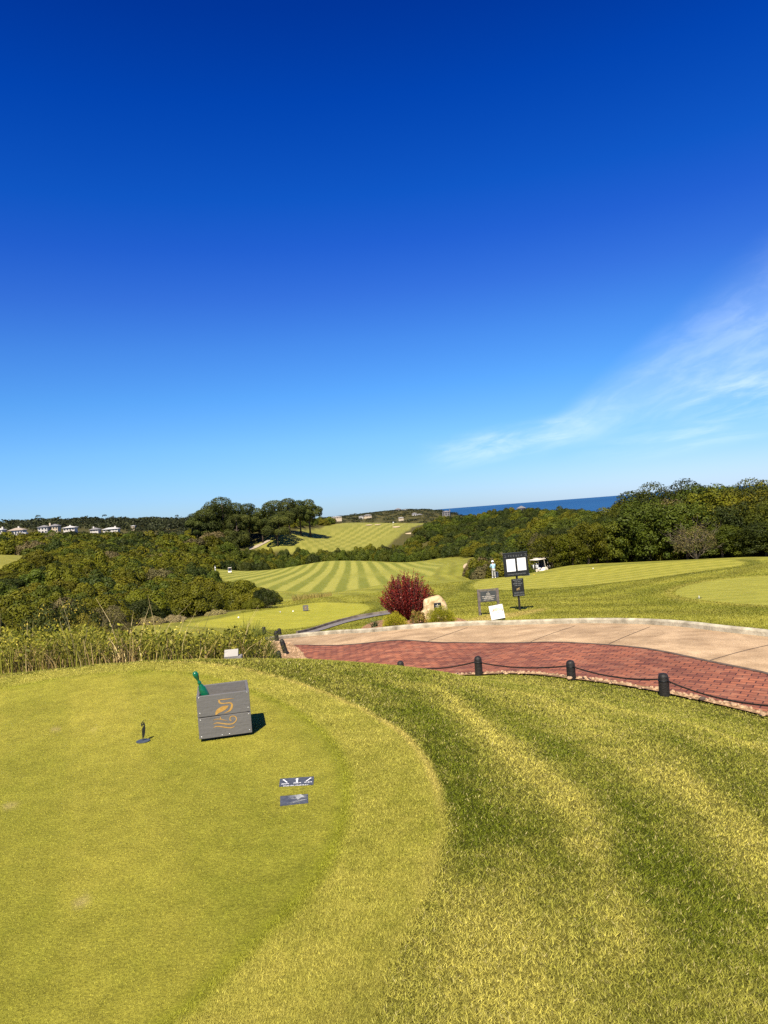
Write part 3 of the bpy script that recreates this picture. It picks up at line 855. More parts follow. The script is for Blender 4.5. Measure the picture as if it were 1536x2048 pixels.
# pale path on the pine knoll
QA = plang([(492, 1098), (515, 1090), (537, 1080)]); QB = plang([(499, 1101), (522, 1092), (541, 1082)])
sheet('knoll_path', QA, QB, 20, 4, 0.35, plain('pale_path', (0.30, 0.25, 0.18), 0.9, 0.1, 0.2))


def ell_px(cx, cy, w, h, n=22, wob=0.15, tilt=-0.07, seed=0):
    r = np.random.default_rng(seed)
    ph = r.uniform(0, 6.28, 3)
    out = []
    for k in range(n):
        a = 2 * math.pi * k / n
        q = 1 + wob * (math.sin(2 * a + ph[0]) * .6 + math.sin(3 * a + ph[1]) * .4)
        X, Y = w / 2 * q * math.cos(a), h / 2 * q * math.sin(a)
        out.append((cx + X, cy + Y + tilt * X))
    return plang(out)


for i, (cx_, cy_, w_, h_, o_) in enumerate(((938, 1132.5, 27, 11, .08), (738, 1050.5, 14, 1.6, .25), (755, 1050, 12, 1.6, .25), (792, 1054.5, 15, 2.6, .25), (864, 1054, 14, 2.2, .25), (821, 1067.5, 22, 2.8, .25))):
    patch('sand_bunker', ell_px(cx_, cy_, w_, h_, seed=i), o_, M_sand, 5)

# planting bed, gravel strip and island
BED = smooth_poly(plang([(716, 1262), (742, 1246), (790, 1238), (880, 1234), (925, 1240), (940, 1248), (918, 1251), (860, 1256), (790, 1263), (735, 1266)]), 2)
patch('planting_bed', BED, 0.05, M_soil, 8)
NL = resample(NEAR, 160)
gs = offset_line(NL, 0.42); sg = 1.0 if np.hypot(*gs[60]) < np.hypot(*NL[60]) else -1.0
sheet('gravel_strip', offset_line(NL, -0.03 * sg), offset_line(NL, 0.24 * sg), 160, 5, 0.030, M_gravel)
ISL = smooth_poly(plan([(490, 22), (540, 19), (600, 19.5), (622, 21), (612, 23.5), (590, 26), (560, 27.5), (515, 27.5)]), 2)
patch('gravel_island', ISL, 0.042, M_gravel, 8)
# loose pebbles along the turf edge
V = []; Fc = []; Cc = []
for k in range(560):
    i = int(RNG.integers(5, 150)); w_ = abs(RNG.normal(0.06, 0.10)) * sg
    q = NL[i] + (NL[i + 1] - NL[i]) * RNG.random() + (offset_line(NL, w_)[i] - NL[i])
    r_ = RNG.uniform(0.014, 0.04); z_ = z1(*q) + 0.03
    b0 = len(V); a0_ = RNG.uniform(0, 6.28)
    for j in range(5):
        V.append((q[0] + r_ * 1.2 * math.cos(a0_ + j * 1.257), q[1] + r_ * math.sin(a0_ + j * 1.257), z_))
    for j in range(5):
        V.append((q[0] + r_ * .8 * math.cos(a0_ + j * 1.257 + .3), q[1] + r_ * .7 * math.sin(a0_ + j * 1.257 + .3), z_ + r_ * RNG.uniform(.6, 1.0)))
    Fc += [(b0 + j, b0 + (j + 1) % 5, b0 + 5 + (j + 1) % 5, b0 + 5 + j) for j in range(5)] + [tuple(range(b0 + 5, b0 + 10))]
for k in range(700):
    q = np.array([RNG.uniform(ISL[:, 0].min(), ISL[:, 0].max()), RNG.uniform(ISL[:, 1].min(), ISL[:, 1].max())])
    if sdf(ISL, q[:1], q[1:])[0] > 0: continue
    r_ = RNG.uniform(0.02, 0.055); z_ = z1(*q) + 0.035; b0 = len(V); a0_ = RNG.uniform(0, 6.28)
    V += [(q[0] + r_ * 1.2 * math.cos(a0_ + j * 1.257), q[1] + r_ * math.sin(a0_ + j * 1.257), z_) for j in range(5)]
    V += [(q[0] + r_ * .8 * math.cos(a0_ + j * 1.257 + .3), q[1] + r_ * .7 * math.sin(a0_ + j * 1.257 + .3), z_ + r_ * RNG.uniform(.6, 1.0)) for j in range(5)]
    Fc += [(b0 + j, b0 + (j + 1) % 5, b0 + 5 + (j + 1) % 5, b0 + 5 + j) for j in range(5)] + [tuple(range(b0 + 5, b0 + 10))]
tag(mk('pebbles', V, Fc, M_stone), kind='stuff')


# ------------------------------------------------------------------ near grass blades
def in_plaque(x, y):
    return np.zeros(x.shape, bool)


def tri_blades(name, x, y, h, w, col, lean, mat):
    n = len(x); z = Z(x, y) - 0.002
    a = RNG.uniform(0, 2 * math.pi, n); la = RNG.uniform(0, 2 * math.pi, n); ln = h * lean
    V = np.empty((n, 3, 3), np.float32)
    V[:, 0] = np.stack([x - np.cos(a) * w / 2, y - np.sin(a) * w / 2, z], 1)
    V[:, 1] = np.stack([x + np.cos(a) * w / 2, y + np.sin(a) * w / 2, z], 1)
    V[:, 2] = np.stack([x + np.cos(la) * ln, y + np.sin(la) * ln, z + h], 1)
    return mk(name, V.reshape(-1, 3), np.arange(n * 3).reshape(n, 3), mat, col=np.repeat(col, 3, 0))


PL1 = np.array([gz0(*p) for p in ((560, 1560), (628, 1555.3), (626.7, 1572), (558.2, 1575.8))])
PL2 = np.array([gz0(*p) for p in ((560.4, 1595.4), (616, 1591), (616.7, 1609), (560.4, 1614.7))])


def scatter(n, r0, r1, t0, t1):
    r = r0 * (r1 / r0) ** RNG.random(n); th = RNG.uniform(t0, t1, n)
    return r * np.sin(th), r * np.cos(th), r


x, y, r = scatter(900000, 1.9, 15.5, -0.58, 0.58)
ok = (sdf(NEARLAWN, x, y) < 0.03) & (sdf(COLLAR, x, y) > 0.0)
x, y, r = x[ok], y[ok], r[ok]
c_ = grass_col(x, y); n = len(x)
k_ = RNG.random(n)
c_ = c_ * (0.55 + 1.25 * RNG.random(n) ** 1.2)[:, None]
straw = k_ < 0.06
c_[straw] = lerp((0.34, 0.29, 0.08), (0.52, 0.46, 0.18), RNG.random(straw.sum()))
tag(tri_blades('rough_grass', x, y, RNG.uniform(0.008, 0.021, n) * (0.80 + 0.30 * ss(4, 8, r)), 0.0012 * r * RNG.uniform(0.6, 1.5, n) + 0.0008, c_, RNG.uniform(0.4, 1.8, n), M_blade), kind='stuff')
x, y, r = scatter(700000, 1.9, 9.6, -0.60, 0.12)
ok = (sdf(COLLAR, x, y) <= 0.02) & (sdf(PL1, x, y) > -0.004) & (sdf(PL2, x, y) > -0.004)
x, y, r = x[ok], y[ok], r[ok]
c_ = grass_col(x, y) * RNG.uniform(0.55, 1.62, len(x))[:, None]; n = len(x)
ct = sdf(TEE, x, y) > 0
tag(tri_blades('tee_grass', x, y, np.where(ct, RNG.uniform(0.006, 0.014, n), RNG.uniform(0.003, 0.007, n)), 0.0009 * r * RNG.uniform(0.7, 1.4, n), c_, RNG.uniform(0.3, 1.2, n), M_blade), kind='stuff')

x, y, r = scatter(330000, 17, 75, -0.20, 0.58)
ok = (sdf(LAWN, x, y) < -0.2)
K2o = np.vstack([offset_line(K2, 0.2 * sgn), [(40, -5), (-8, 20)]])
ok &= (sdf(np.vstack([K2, NL[::-1]]), x, y) > 0.25) & (sdf(BED, x, y) > 0.05) & (sdf(np.vstack([PA, PB[::-1]]), x, y) > 0.15) & (sdf(ISL, x, y) > 0)
x, y, r = x[ok], y[ok], r[ok]
c_ = grass_col(x, y) * RNG.uniform(0.82, 1.3, len(x))[:, None]; n = len(x)
short = np.minimum.reduce([sdf(RTEE, x, y), sdf(PGREEN, x, y), sdf(LTEE, x, y)]) < 0
x, y, r, c_, n = x[~short], y[~short], r[~short], c_[~short], int((~short).sum()); short = short[~short]
tag(tri_blades('lawn_grass', x, y, np.where(short, .012, .035) * RNG.uniform(.6, 1.3, n), 0.0011 * r * RNG.uniform(0.7, 1.4, n), c_, RNG.uniform(0.3, 1.2, n), M_blade), kind='stuff')


# ================================================================== PLANTS
def sphere_dirs(n, zmin=-1.0, r=None):
    r = r or RNG
    z = r.uniform(zmin, 1, n); a = r.uniform(0, 2 * math.pi, n); s = np.sqrt(1 - z * z)
    return np.stack([s * np.cos(a), s * np.sin(a), z], 1)


def leaf_quads(p, nrm, ln, wd, r):
    n = len(p)
    a = r.normal(size=(n, 3)); t_ = np.cross(nrm, a); t_ /= np.linalg.norm(t_, axis=1)[:, None] + 1e-9
    b_ = np.cross(nrm, t_); b_ /= np.linalg.norm(b_, axis=1)[:, None] + 1e-9
    ln = np.asarray(ln).reshape(-1, 1) * np.ones((n, 1)); wd = np.asarray(wd).reshape(-1, 1) * np.ones((n, 1))
    V = np.empty((n, 4, 3)); V[:, 0] = p - t_ * ln / 2; V[:, 1] = p + b_ * wd / 2 + nrm * wd * .15; V[:, 2] = p + t_ * ln / 2; V[:, 3] = p - b_ * wd / 2 + nrm * wd * .15
    return V.reshape(-1, 3), np.arange(n * 4).reshape(n, 4)


def cloud(lobes, n, size, lo, hi, seed, zmin=-0.35, aspect=0.6, tips=None, tipfrac=0.0, spread=0.40, zcut=0.0):
    """leaves spread through the shells of several overlapping lobes"""
    r = np.random.default_rng(seed)
    L = np.array(lobes, float)
    area = L[:, 3] * L[:, 5]; pr = area / area.sum()
    P = []; Nn = []; I = []
    need = n
    while need > 0:
        k = r.choice(len(L), need * 2, p=pr)
        d = sphere_dirs(need * 2, zmin, r)
        rad = 1.0 - np.abs(r.normal(0, 0.16, need * 2)); rad += r.uniform(-.03, .06, need * 2)
        q = L[k, :3] + d * L[k, 3:6] * rad[:, None]
        ok = q[:, 2] > zcut
        for j in range(len(L)):
            inside = (((q - L[j, :3]) / L[j, 3:6]) ** 2).sum(1) < 0.55
            ok &= ~(inside & (k != j))
        q, d, k = q[ok][:need], d[ok][:need], k[ok][:need]
        P.append(q); Nn.append(d); I.append(k); need -= len(q)
    P = np.vstack(P); d = np.vstack(Nn); k = np.concatenate(I)
    nr = d + r.normal(0, spread, d.shape) + np.array([0, 0, 0.25]); nr /= np.linalg.norm(nr, axis=1)[:, None]
    sz = size * r.uniform(0.6, 1.35, len(P))
    V, Fq = leaf_quads(P, nr, sz, sz * aspect, r)
    lt = r.random(len(L))[k] * 0.6 + r.random(len(P)) * 0.4
    c = lerp(lo, hi, lt)
    if tips is not None:
        tt = (r.random(len(P)) < tipfrac) & (d[:, 2] > 0.0)
        c[tt] = np.asarray(tips) * r.uniform(0.7, 1.2, tt.sum())[:, None]
    return V, Fq, np.repeat(c, 4, 0)


def dome_lobes(seed, n=9, h=1.0, rad=1.0):
    r = np.random.default_rng(seed); out = [(0, 0, .36 * h, .66 * rad, .66 * rad, .42 * h)]
    n = int(n * 1.7)
    for k in range(n):
        a = k * 2.4 + r.uniform(-.4, .4); el = math.asin(min(1, (k + .5) / n)) * r.uniform(.75, 1.0); q = math.cos(el) * .74 * rad * r.uniform(.85, 1.1); s = r.uniform(.17, .33) * rad
        z = h * (.16 + .62 * math.sin(el) * r.uniform(.82, 1.12))
        out.append((q * math.cos(a), q * math.sin(a), z, s, s, s * h / rad * r.uniform(.7, 1.0)))
    return out


PAL = {
    'olive': ((0.046, 0.052, 0.003), (0.128, 0.124, 0.007)),
    'dark': ((0.014, 0.022, 0.004), (0.052, 0.064, 0.009)),
    'green': ((0.026, 0.040, 0.004), (0.086, 0.104, 0.009)),
    'yellow': ((0.10, 0.095, 0.010), (0.28, 0.24, 0.028)),
    'brown': ((0.055, 0.048, 0.017), (0.150, 0.122, 0.048)),
    'tan': ((0.20, 0.155, 0.07), (0.40, 0.32, 0.16)),
    'far': ((0.020, 0.026, 0.010), (0.062, 0.068, 0.024)),
    'pine': ((0.020, 0.030, 0.006), (0.088, 0.100, 0.018)),
}
LOD = {'near': (11000, 0.056), 'mid': (5200, 0.082), 'low': (2200, 0.125)}
BUSH = {}
for pal in ('olive', 'dark', 'green', 'brown'):
    for lod in LOD:
        nv = {'olive': 3, 'dark': 2, 'green': 2, 'brown': 1}[pal]
        BUSH[pal, lod] = []
        for k in range(nv):
            n_l, sz = LOD[lod]
            V, Fq, c_ = cloud(dome_lobes(len(BUSH) * 31 + k * 7, 11), n_l, sz, *PAL[pal], seed=k + 50, tips=None)
            BUSH[pal, lod].append(mk('bush_foliage', V, Fq, M_leaf, col=c_, link=False))


def put_bush(name, x, y, rad, h, pal, lod, label, cat, group, sink=0.12):
    me = random.choice(BUSH[pal, lod])
    o = bpy.data.objects.new(name, me); C.objects.link(o)
    o.location = (x, y, z1(x, y) - sink * h); o.rotation_euler = (0, 0, random.uniform(0, 6.28))
    s = rad * random.uniform(.9, 1.15); o.scale = (s, s * random.uniform(.88, 1.12), h)
    return tag(o, label, cat, group)


def poisson(poly, dmin_at, n_try, reject=None, seed=3):
    """spread points in a plan polygon, spacing given by distance"""
    r = np.random.default_rng(seed); poly = np.asarray(poly)
    lo, hi = poly.min(0), poly.max(0); pts = []
    # sample more densely near the viewer
    cand = r.uniform(lo, hi, (n_try, 2))
    cand = cand[sdf(poly, cand[:, 0], cand[:, 1]) < 0]
    if reject is not None:
        cand = cand[~reject(cand[:, 0], cand[:, 1])]
    A = np.empty((0, 2)); D = np.empty(0)
    for q in cand:
        dm = dmin_at(math.hypot(*q))
        if len(A) == 0 or (np.hypot(*(A - q).T) > np.minimum(dm, D)).all():
            A = np.vstack([A, q]); D = np.append(D, dm)
    return A


def lawn_sd(x, y):
    return np.minimum.reduce([sdf(LAWN, x, y), sdf(FARF, x, y), sdf(LEFTL, x, y), sdf(LEFTS, x, y)])


def near_lawn_sd1(x, y):
    a = np.array([x]); b = np.array([y])
    return float(lawn_sd(a, b)[0])


# --- thicket on the left, near half and far half
reg = plan([(-260, 27), (60, 30), (190, 33), (330, 45), (420, 51), (480, 55), (545, 66), (535, 88), (470, 122), (430, 165), (410, 215), (330, 200), (110, 118), (-260, 112)])
A = poisson(reg, lambda r: 1.5 + 0.022 * r, 6000, lambda x, y: lawn_sd(x, y) < 1.0)
for x, y in A:
    r_ = math.hypot(x, y); rad = min(1.35 + 0.017 * r_, near_lawn_sd1(x, y) * 0.95 + 0.5)
    if rad < 0.7: continue
    pal = random.choices(['olive', 'dark', 'green', 'brown'], [7, 1.2, 2.0, .3])[0]
    hb = rad * random.uniform(0.95, 1.35)
    pxb = CX + F * x / y
    if pxb < 150 and 40 < y < 120:
        hb = min(hb, max(.6, (EYE + ray(pxb, max(1112, 1149 - 35 * pxb / 105.0))[1] * y - z1(x, y)) * .92))
    put_bush('bush', x, y, rad, hb, pal, 'near' if r_ < 80 else 'mid', 'low rounded olive green bush in the dense thicket beside the lower tee', 'bush', 'bushes of the near thicket')
nA = len(A)
reg = plan([(-260, 112), (110, 118), (330, 200), (410, 215), (396, 335), (470, 350), (470, 430), (350, 450), (180, 440), (40, 420), (-260, 430)])
A = poisson(reg, lambda r: 1.4 + 0.0185 * r, 9000, lambda x, y: lawn_sd(x, y) < 2.0)
for x, y in A:
    r_ = math.hypot(x, y); rad = 1.0 + 0.0145 * r_
    pal = random.choices(['olive', 'dark', 'green', 'brown'], [5, 2, 2.5, .5])[0]
    put_bush('shrub', x, y, rad, rad * random.uniform(0.85, 1.25), pal, 'mid' if r_ < 200 else 'low', 'wind-clipped dark green shrub covering the valley before the distant white houses', 'shrub', 'shrubs of the valley thicket')
nB = len(A)
# --- belt of trees between the two fairways
reg = plan([(420, 350), (650, 352), (880, 300), (960, 235), (1000, 250), (900, 335), (800, 412), (640, 408), (480, 425)])
A = poisson(reg, lambda r: 6.0, 3000, lambda x, y: lawn_sd(x, y) < 3.0, 5)
for x, y in A:
    r_ = math.hypot(x, y); rad = random.uniform(3.6, 5.2)
    put_bush('broadleaf_tree', x, y, rad, random.uniform(5.2, 7.6) * (1.0 if r_ > 330 else .8), random.choice(['olive', 'dark', 'green', 'green']), 'mid', 'bushy dark tree in the belt between the striped fairway and the far fairway', 'tree', 'trees between the fairways', 0.1)
nC = len(A)
# --- wooded slope right of the far fairway
reg = plan([(892, 300), (960, 240), (1010, 205), (1090, 190), (1180, 190), (1200, 330), (1180, 470), (1060, 480), (930, 520), (900, 600), (880, 540), (812, 440), (800, 418), (840, 385)])
A = poisson(reg, lambda r: 6.4 + 0.004 * r, 5000, lambda x, y: lawn_sd(x, y) < 3.0, 8)
for x, y in A:
    rad = random.uniform(3.8, 6.0)
    put_bush('woodland_tree', x, y, rad, rad * random.uniform(.85, 1.2), random.choice(['olive', 'dark', 'green', 'dark', 'green']), 'mid', 'dense grey green tree on the wooded slope below the sea horizon', 'tree', 'trees of the wooded slope')
nD = len(A)
# --- scrub just behind the golfer's tee
reg = plan([(925, 116), (950, 98), (1010, 92), (1090, 104), (1110, 135), (1010, 185), (965, 175), (958, 150)])
A = poisson(reg, lambda r: 2.6, 900, lambda x, y: lawn_sd(x, y) < 1.0, 4)
for x, y in A:
    rad = random.uniform(1.9, 2.9)
    put_bush('scrub_bush', x, y, rad, rad * random.uniform(1.1, 1.6), random.choice(['olive', 'green', 'dark', 'brown']), 'mid', 'mixed olive and rusty scrub bush dropping away behind the golfer and the cart', 'bush', 'scrub behind the golfer')
nE = len(A)
print('BUSHES', nA, nB, nC, nD, nE)


# --- the tall evergreen trees along the right-hand skyline
def tree_mesh(pal, seed, n=15000, lf=0.023):
    r = np.random.default_rng(seed); L = []
    for k in range(30):
        a = k * 2.4 + r.uniform(-.3, .3); zz = .12 + .80 * ((k + .5) / 30) ** .8; q = .40 * math.sqrt(max(0.02, 1 - ((zz - .42) / .56) ** 2)) * r.uniform(.75, 1.05)
        s = r.uniform(.05, .135)
        L.append((q * math.cos(a), q * math.sin(a), zz, s * 1.25, s * 1.25, s))
    L.append((0, 0, .48, .27, .27, .38)); L.append((.03, 0, .84, .15, .15, .12))
    V, Fq, c_ = cloud(L, n, lf, *PAL[pal], seed=seed, zmin=-.6, tips=None)
    return mk('tree_crown', V, Fq, M_leaf, col=c_, link=False)


TREES = [tree_mesh(p, 60 + i, n_, lf_) for i, (p, n_, lf_) in enumerate((('green', 15000, .023), ('dark', 9000, .034), ('olive', 15000, .022), ('dark', 16000, .020), ('green', 8500, .036), ('olive', 9500, .030), ('brown', 9000, .022), ('green', 14000, .024)))]
b = MB(); b.tube([(0, 0, -.12), (0.01, 0, .1), (0.0, .01, .3), (.02, .0, .6)], [.035, .026, .02, .008], 8)
for k in range(4):
    a = k * 1.7
    b.tube([(0, 0, .16 + .07 * k), (.09 * math.cos(a), .09 * math.sin(a), .3 + .08 * k), (.2 * math.cos(a), .2 * math.sin(a), .42 + .08 * k)], [.014, .010, .005], 6)
_tr = b.out('trunk', M_bark, smooth=True); TRUNK = _tr.data; bpy.data.objects.remove(_tr)


def put_tree(name, x, y, h, wscale, label, group, crown=None, zoff=0.0):
    t_ = thing(name, label, 'tree', (x, y, z1(x, y) + zoff), random.uniform(0, 6.28), group)
    t_.scale = (h * wscale, h * wscale, h)
    for nm, me in (('crown', crown or random.choice(TREES)), ('trunk', TRUNK)):
        o = bpy.data.objects.new(nm, me); C.objects.link(o); o.parent = t_
    return t_


SKYL = [(1060, 1062), (1100, 1048), (1150, 1034), (1200, 1012), (1225, 1001), (1250, 991), (1280, 979), (1310, 969), (1350, 963), (1400, 966), (1440, 956), (1500, 957), (1560, 958), (1900, 950)]


def sky_top(px):
    return float(np.interp(px, *zip(*SKYL)))


nT = 0
for row, (d0, step, frac) in enumerate(((118, 30, 1.0), (108, 34, .93), (99, 36, .78), (92.5, 30, .5))):
    px = 1085 + row * 11
    while px < 1840:
        dd = d0 + random.uniform(-2.5, 2.5) - max(0, px - 1300) * (0.022 if row < 3 else .02)
        g = at(px, dd)
        ztop = EYE + ray(px, sky_top(px) + random.uniform(-3, 13))[1] * dd
        h = (ztop - g[2]) * frac * random.uniform(.90, 1.04)
        if near_lawn_sd1(g[0], g[1]) > 1.2 and h > 1.5:
            put_tree('evergreen_tree', g[0], g[1], h, random.uniform(.95, 1.2) * (1.0 if frac > .6 else 1.35), 'dense evergreen tree in the tall bank along the edge of the upper lawn', 'evergreen trees along the upper lawn'); nT += 1
        px += step * random.uniform(.75, 1.2)
print('TREES', nT)


# bare greyish shrub in front of that bank
def twigs(n, h, spread, seed, rad=0.012, levels=3):
    r = np.random.default_rng(seed); bb = MB()

    def grow(p, d, ln, q, lv):
        p1 = p + d * ln * .5 + Vector(r.normal(0, ln * .06, 3)); p2 = p + d * ln
        bb.tube([p, p1, p2], [q, q * .8, q * .55], 4, False)
        if lv:
            for _ in range(3):
                nd = (d + Vector(r.normal(0, .5, 3))).normalized(); nd.z = abs(nd.z) * .8 + .05
                grow(p1 if r.random() < .4 else p2, nd.normalized(), ln * r.uniform(.55, .8), q * .55, lv - 1)
    for _ in range(n):
        d = Vector((r.normal(0, spread), r.normal(0, spread), 1)).normalized()
        grow(Vector((r.normal(0, .1), r.normal(0, .1), 0)), d, h * r.uniform(.35, .5), rad, levels)
    return bb


g = at(1392, 84.5)
t_ = thing('dry_bush', 'bare grey brown bush of leafless twigs among the evergreen trees', 'bush', g)
twigs(13, 4.6, .55, 4, .05, 3).out('branches', M_twig, t_)
V, Fq, c_ = cloud([(0, 0, 2.0, 2.4, 1.6, 1.9), (-1, 0, 1.4, 1.5, 1.2, 1.2), (1.2, .3, 1.8, 1.4, 1.2, 1.5)], 1500, .20, (0.05, 0.05, 0.012), (0.13, 0.115, 0.035), seed=3)
mk('leaves', V, Fq, M_leaf, t_, c_)
for (px, d, rad, h, pal, lab) in ((1076, 107, 2.3, 3.3, 'tan', 'straw coloured feathery bush rising behind the tall black notice board'), (1050, 112, 2.0, 3.0, 'tan', 'smaller straw coloured bush just left of the feathery one behind the notice board')):
    g = at(px, d); V, Fq, c_ = cloud(dome_lobes(px, 9), 3000, .085, *PAL[pal], seed=px, aspect=.35)
    o = mk('straw_bush', V, Fq, M_leaf, col=c_); o.location = g; o.scale = (rad, rad, h); tag(o, lab, 'bush')

# --- named bushes in front of the thicket
SP = [
    (122, 27, 1.75, 2.35, 'dark', PAL['yellow'][1], .12, .075, 'big glossy dark bush with yellow leaf tips behind the weed bed'),
    (66, 25.5, 1.0, 1.35, 'yellow', None, 0, .075, 'yellow green bush left of the big glossy dark bush'),
    (178, 26.5, 0.95, 1.55, 'yellow', None, 0, .07, 'golden olive bush leaning against the right of the glossy dark bush'),
    (10, 24, 1.0, 1.3, 'dark', (0.30, 0.29, 0.15), .35, .085, 'dark bush speckled with pale leaves at the far left of the weed bed'),
    (86, 19.5, 0.85, 0.95, 'brown', None, 0, .07, 'dry brown bush with pinkish twigs in front of the glossy dark bush'),
    (170, 17.0, 0.62, 0.72, 'yellow', (0.25, 0.12, 0.03), .1, .07, 'small mustard coloured bush low in front of the dark bush'),
    (20, 15.5, 0.85, 0.85, 'yellow', (0.42, 0.38, 0.06), .3, .06, 'low bush dotted with yellow flowers at the left end of the weed bed'),
    (120, 15.5, 0.75, 0.8, 'olive', (0.42, 0.36, 0.08), .25, .06, 'low olive bush dotted with straw flowers behind the weed bed'),
    (212, 33, 1.2, 1.5, 'brown', None, 0, .07, 'thin brown bush with pale stems right of the golden olive bush'),
    (245, 33.5, 0.55, 0.45, 'tan', (0.25, 0.06, 0.03), .35, .08, 'low rusty dry bush at the near tip of the lower lawn'),
    (532, 59, 1.35, 1.75, 'dark', None, 0, .08, 'compact dark bush at the tip of the thicket on the lower tee edge'),
    (508, 57.5, 0.9, 1.1, 'olive', None, 0, .09, 'small olive bush beside the compact dark bush at the thicket tip'),
    (352, 44.5, 0.8, .6, 'tan', None, 0, .08, 'low straw coloured bush under the thicket halfway along the lower tee'),
    (300, 41.5, 0.9, .6, 'tan', (0.3, .25, .05), .3, .08, 'low straw coloured bush under the thicket at the near part of the lower tee'),
    (432, 50.5, 0.8, .5, 'tan', (0.3, .25, .05), .3, .08, 'low straw coloured bush under the thicket near its tip'),
]
for i, (px, d, rad, h, pal, tips, tf, sz, lab) in enumerate(SP):
    g = at(px, d, -.1)
    t_ = thing('leafy_bush', lab, 'bush', g, random.uniform(0, 6))
    V, Fq, c_ = cloud(dome_lobes(200 + i, 10), 9000, sz * .66, *PAL[pal], seed=i, tips=tips, tipfrac=tf, aspect=.55)
    o = mk('foliage', V * np.array([rad, rad, h]), Fq, M_leaf, t_, c_)
    twigs(6, h * .9, .5, i, .018, 2).out('stems', M_twig, t_)


# --- stone pines on the knoll
def pine(px, top, base, wpx, d, label, seed, lean=0.0):
    lowf = .30 if px < 520 else .50; wpx *= 1.12
    r = np.random.default_rng(seed); g = at(px, d)
    ztop = EYE + ray(px, top)[1] * d; h = ztop - g[2]; w = wpx / F * d / 2
    t_ = thing('pine_tree', label, 'tree', g, 0, None)
    L = []; k = 0
    b = MB(); tw = [(0, 0, -1), (lean * h * .3, 0, h * .35), (lean * h * .7, .2, h * .7), (lean * h, 0, h * .9)]
    b.tube(tw, [h * .026, h * .02, h * .013, h * .006], 8)
    for k in range(14):
        a = k * 2.4 + r.uniform(-.3, .3); q = w * (.25 + .62 * math.sqrt(r.random())); zz = h * r.uniform(lowf, .93) - q / w * h * .10
        s = w * r.uniform(.34, .54)
        c = (lean * zz + q * math.cos(a), q * math.sin(a) * .9, zz)
        L.append((*c, s, s, s * r.uniform(.58, .85)))
        z0 = max(h * .3, zz - h * .2); b.tube([(lean * z0, 0, z0), ((lean * z0 + c[0]) / 2, c[1] / 2, (z0 + zz) / 2 - .2), c], [h * .009, h * .006, h * .003], 5)
    L.append((lean * h * .9, 0, h * .9, w * .55, w * .55, h * .10))
    V, Fq, c_ = cloud(L, 9000, 0.85, *PAL['pine'], seed=seed, zmin=-.75, aspect=.4, spread=.6)
    mk('crown', V, Fq, M_needle, t_, c_)
    b.out('trunk', M_bark, t_, True)


for i, (px, top, base, w, d, lab) in enumerate((
        (411, 1018, 1086, 52, 445, 'broad dark pine at the far left of the pine clump'),
        (449, 994, 1086, 64, 448, 'tallest rounded pine of the left half of the clump'),
        (476, 1028, 1085, 42, 438, 'lower pine tucked under the tallest rounded one'),
        (500, 1006, 1080, 50, 452, 'ragged open pine in the gap between both halves of the clump'),
        (553, 1000, 1074, 56, 446, 'tall pine with two pale bare trunks above the knoll path'),
        (580, 996, 1062, 46, 466, 'flat topped pine second from the right end of the knoll'),
        (602, 1000, 1052, 38, 474, 'slim flat topped pine between the two umbrella crowns'),
        (621, 998, 1048, 40, 480, 'umbrella shaped pine at the right end of the knoll'),
        (556, 1030, 1074, 46, 436, 'short pine standing right beside the knoll path'),
        (432, 1008, 1086, 46, 452, 'dark pine filling the gap left of the tallest rounded pine'),
        (464, 1005, 1084, 48, 456, 'dark pine filling the gap right of the tallest rounded pine'),
        (396, 1034, 1088, 36, 440, 'lowest pine at the left foot of the clump'),
        (526, 1022, 1078, 40, 446, 'shaded pine low in the middle of the clump'))):
    pine(px, top, base, w, d, lab, 300 + i, 0.0)
# undergrowth of the knoll
reg = plan([(385, 425), (470, 424), (505, 455), (545, 470), (600, 505), (668, 560), (660, 600), (600, 560), (520, 520), (385, 500)])
A = poisson(reg, lambda r: 7.5, 900, lambda x, y: lawn_sd(x, y) < 2.0, 15)
for x, y in A:
    rad = random.uniform(4.2, 6.4)
    put_bush('knoll_bush', x, y, rad, rad * random.uniform(.9, 1.6), random.choice(['olive', 'dark', 'green']), 'mid', 'dark rounded bush in the undergrowth below the pine clump', 'bush', 'undergrowth below the pines')


# --- far woodland: reads as one mass
def woodland(name, spots, pal, size, n):
    base_ = [cloud(dome_lobes(400 + k, 7), n, size, *PAL[pal], seed=k) for k in range(4)]
    VV = []; FF = []; CC = []; off = 0; r = np.random.default_rng(2)
    for i, (x, y, z, rad, h) in enumerate(spots):
        V, Fq, c_ = base_[i % 4]; a = r.uniform(0, 6.28); ca, sa = math.cos(a), math.sin(a)
        VV.append(np.stack([(V[:, 0] * ca - V[:, 1] * sa) * rad + x, (V[:, 0] * sa + V[:, 1] * ca) * rad + y, V[:, 2] * h + z], 1))
        FF.append(Fq + off); CC.append(c_ * r.uniform(.65, 1.25)); off += len(V)
    return tag(mk(name, np.vstack(VV), np.vstack(FF), M_needle, col=np.vstack(CC)), kind='stuff')


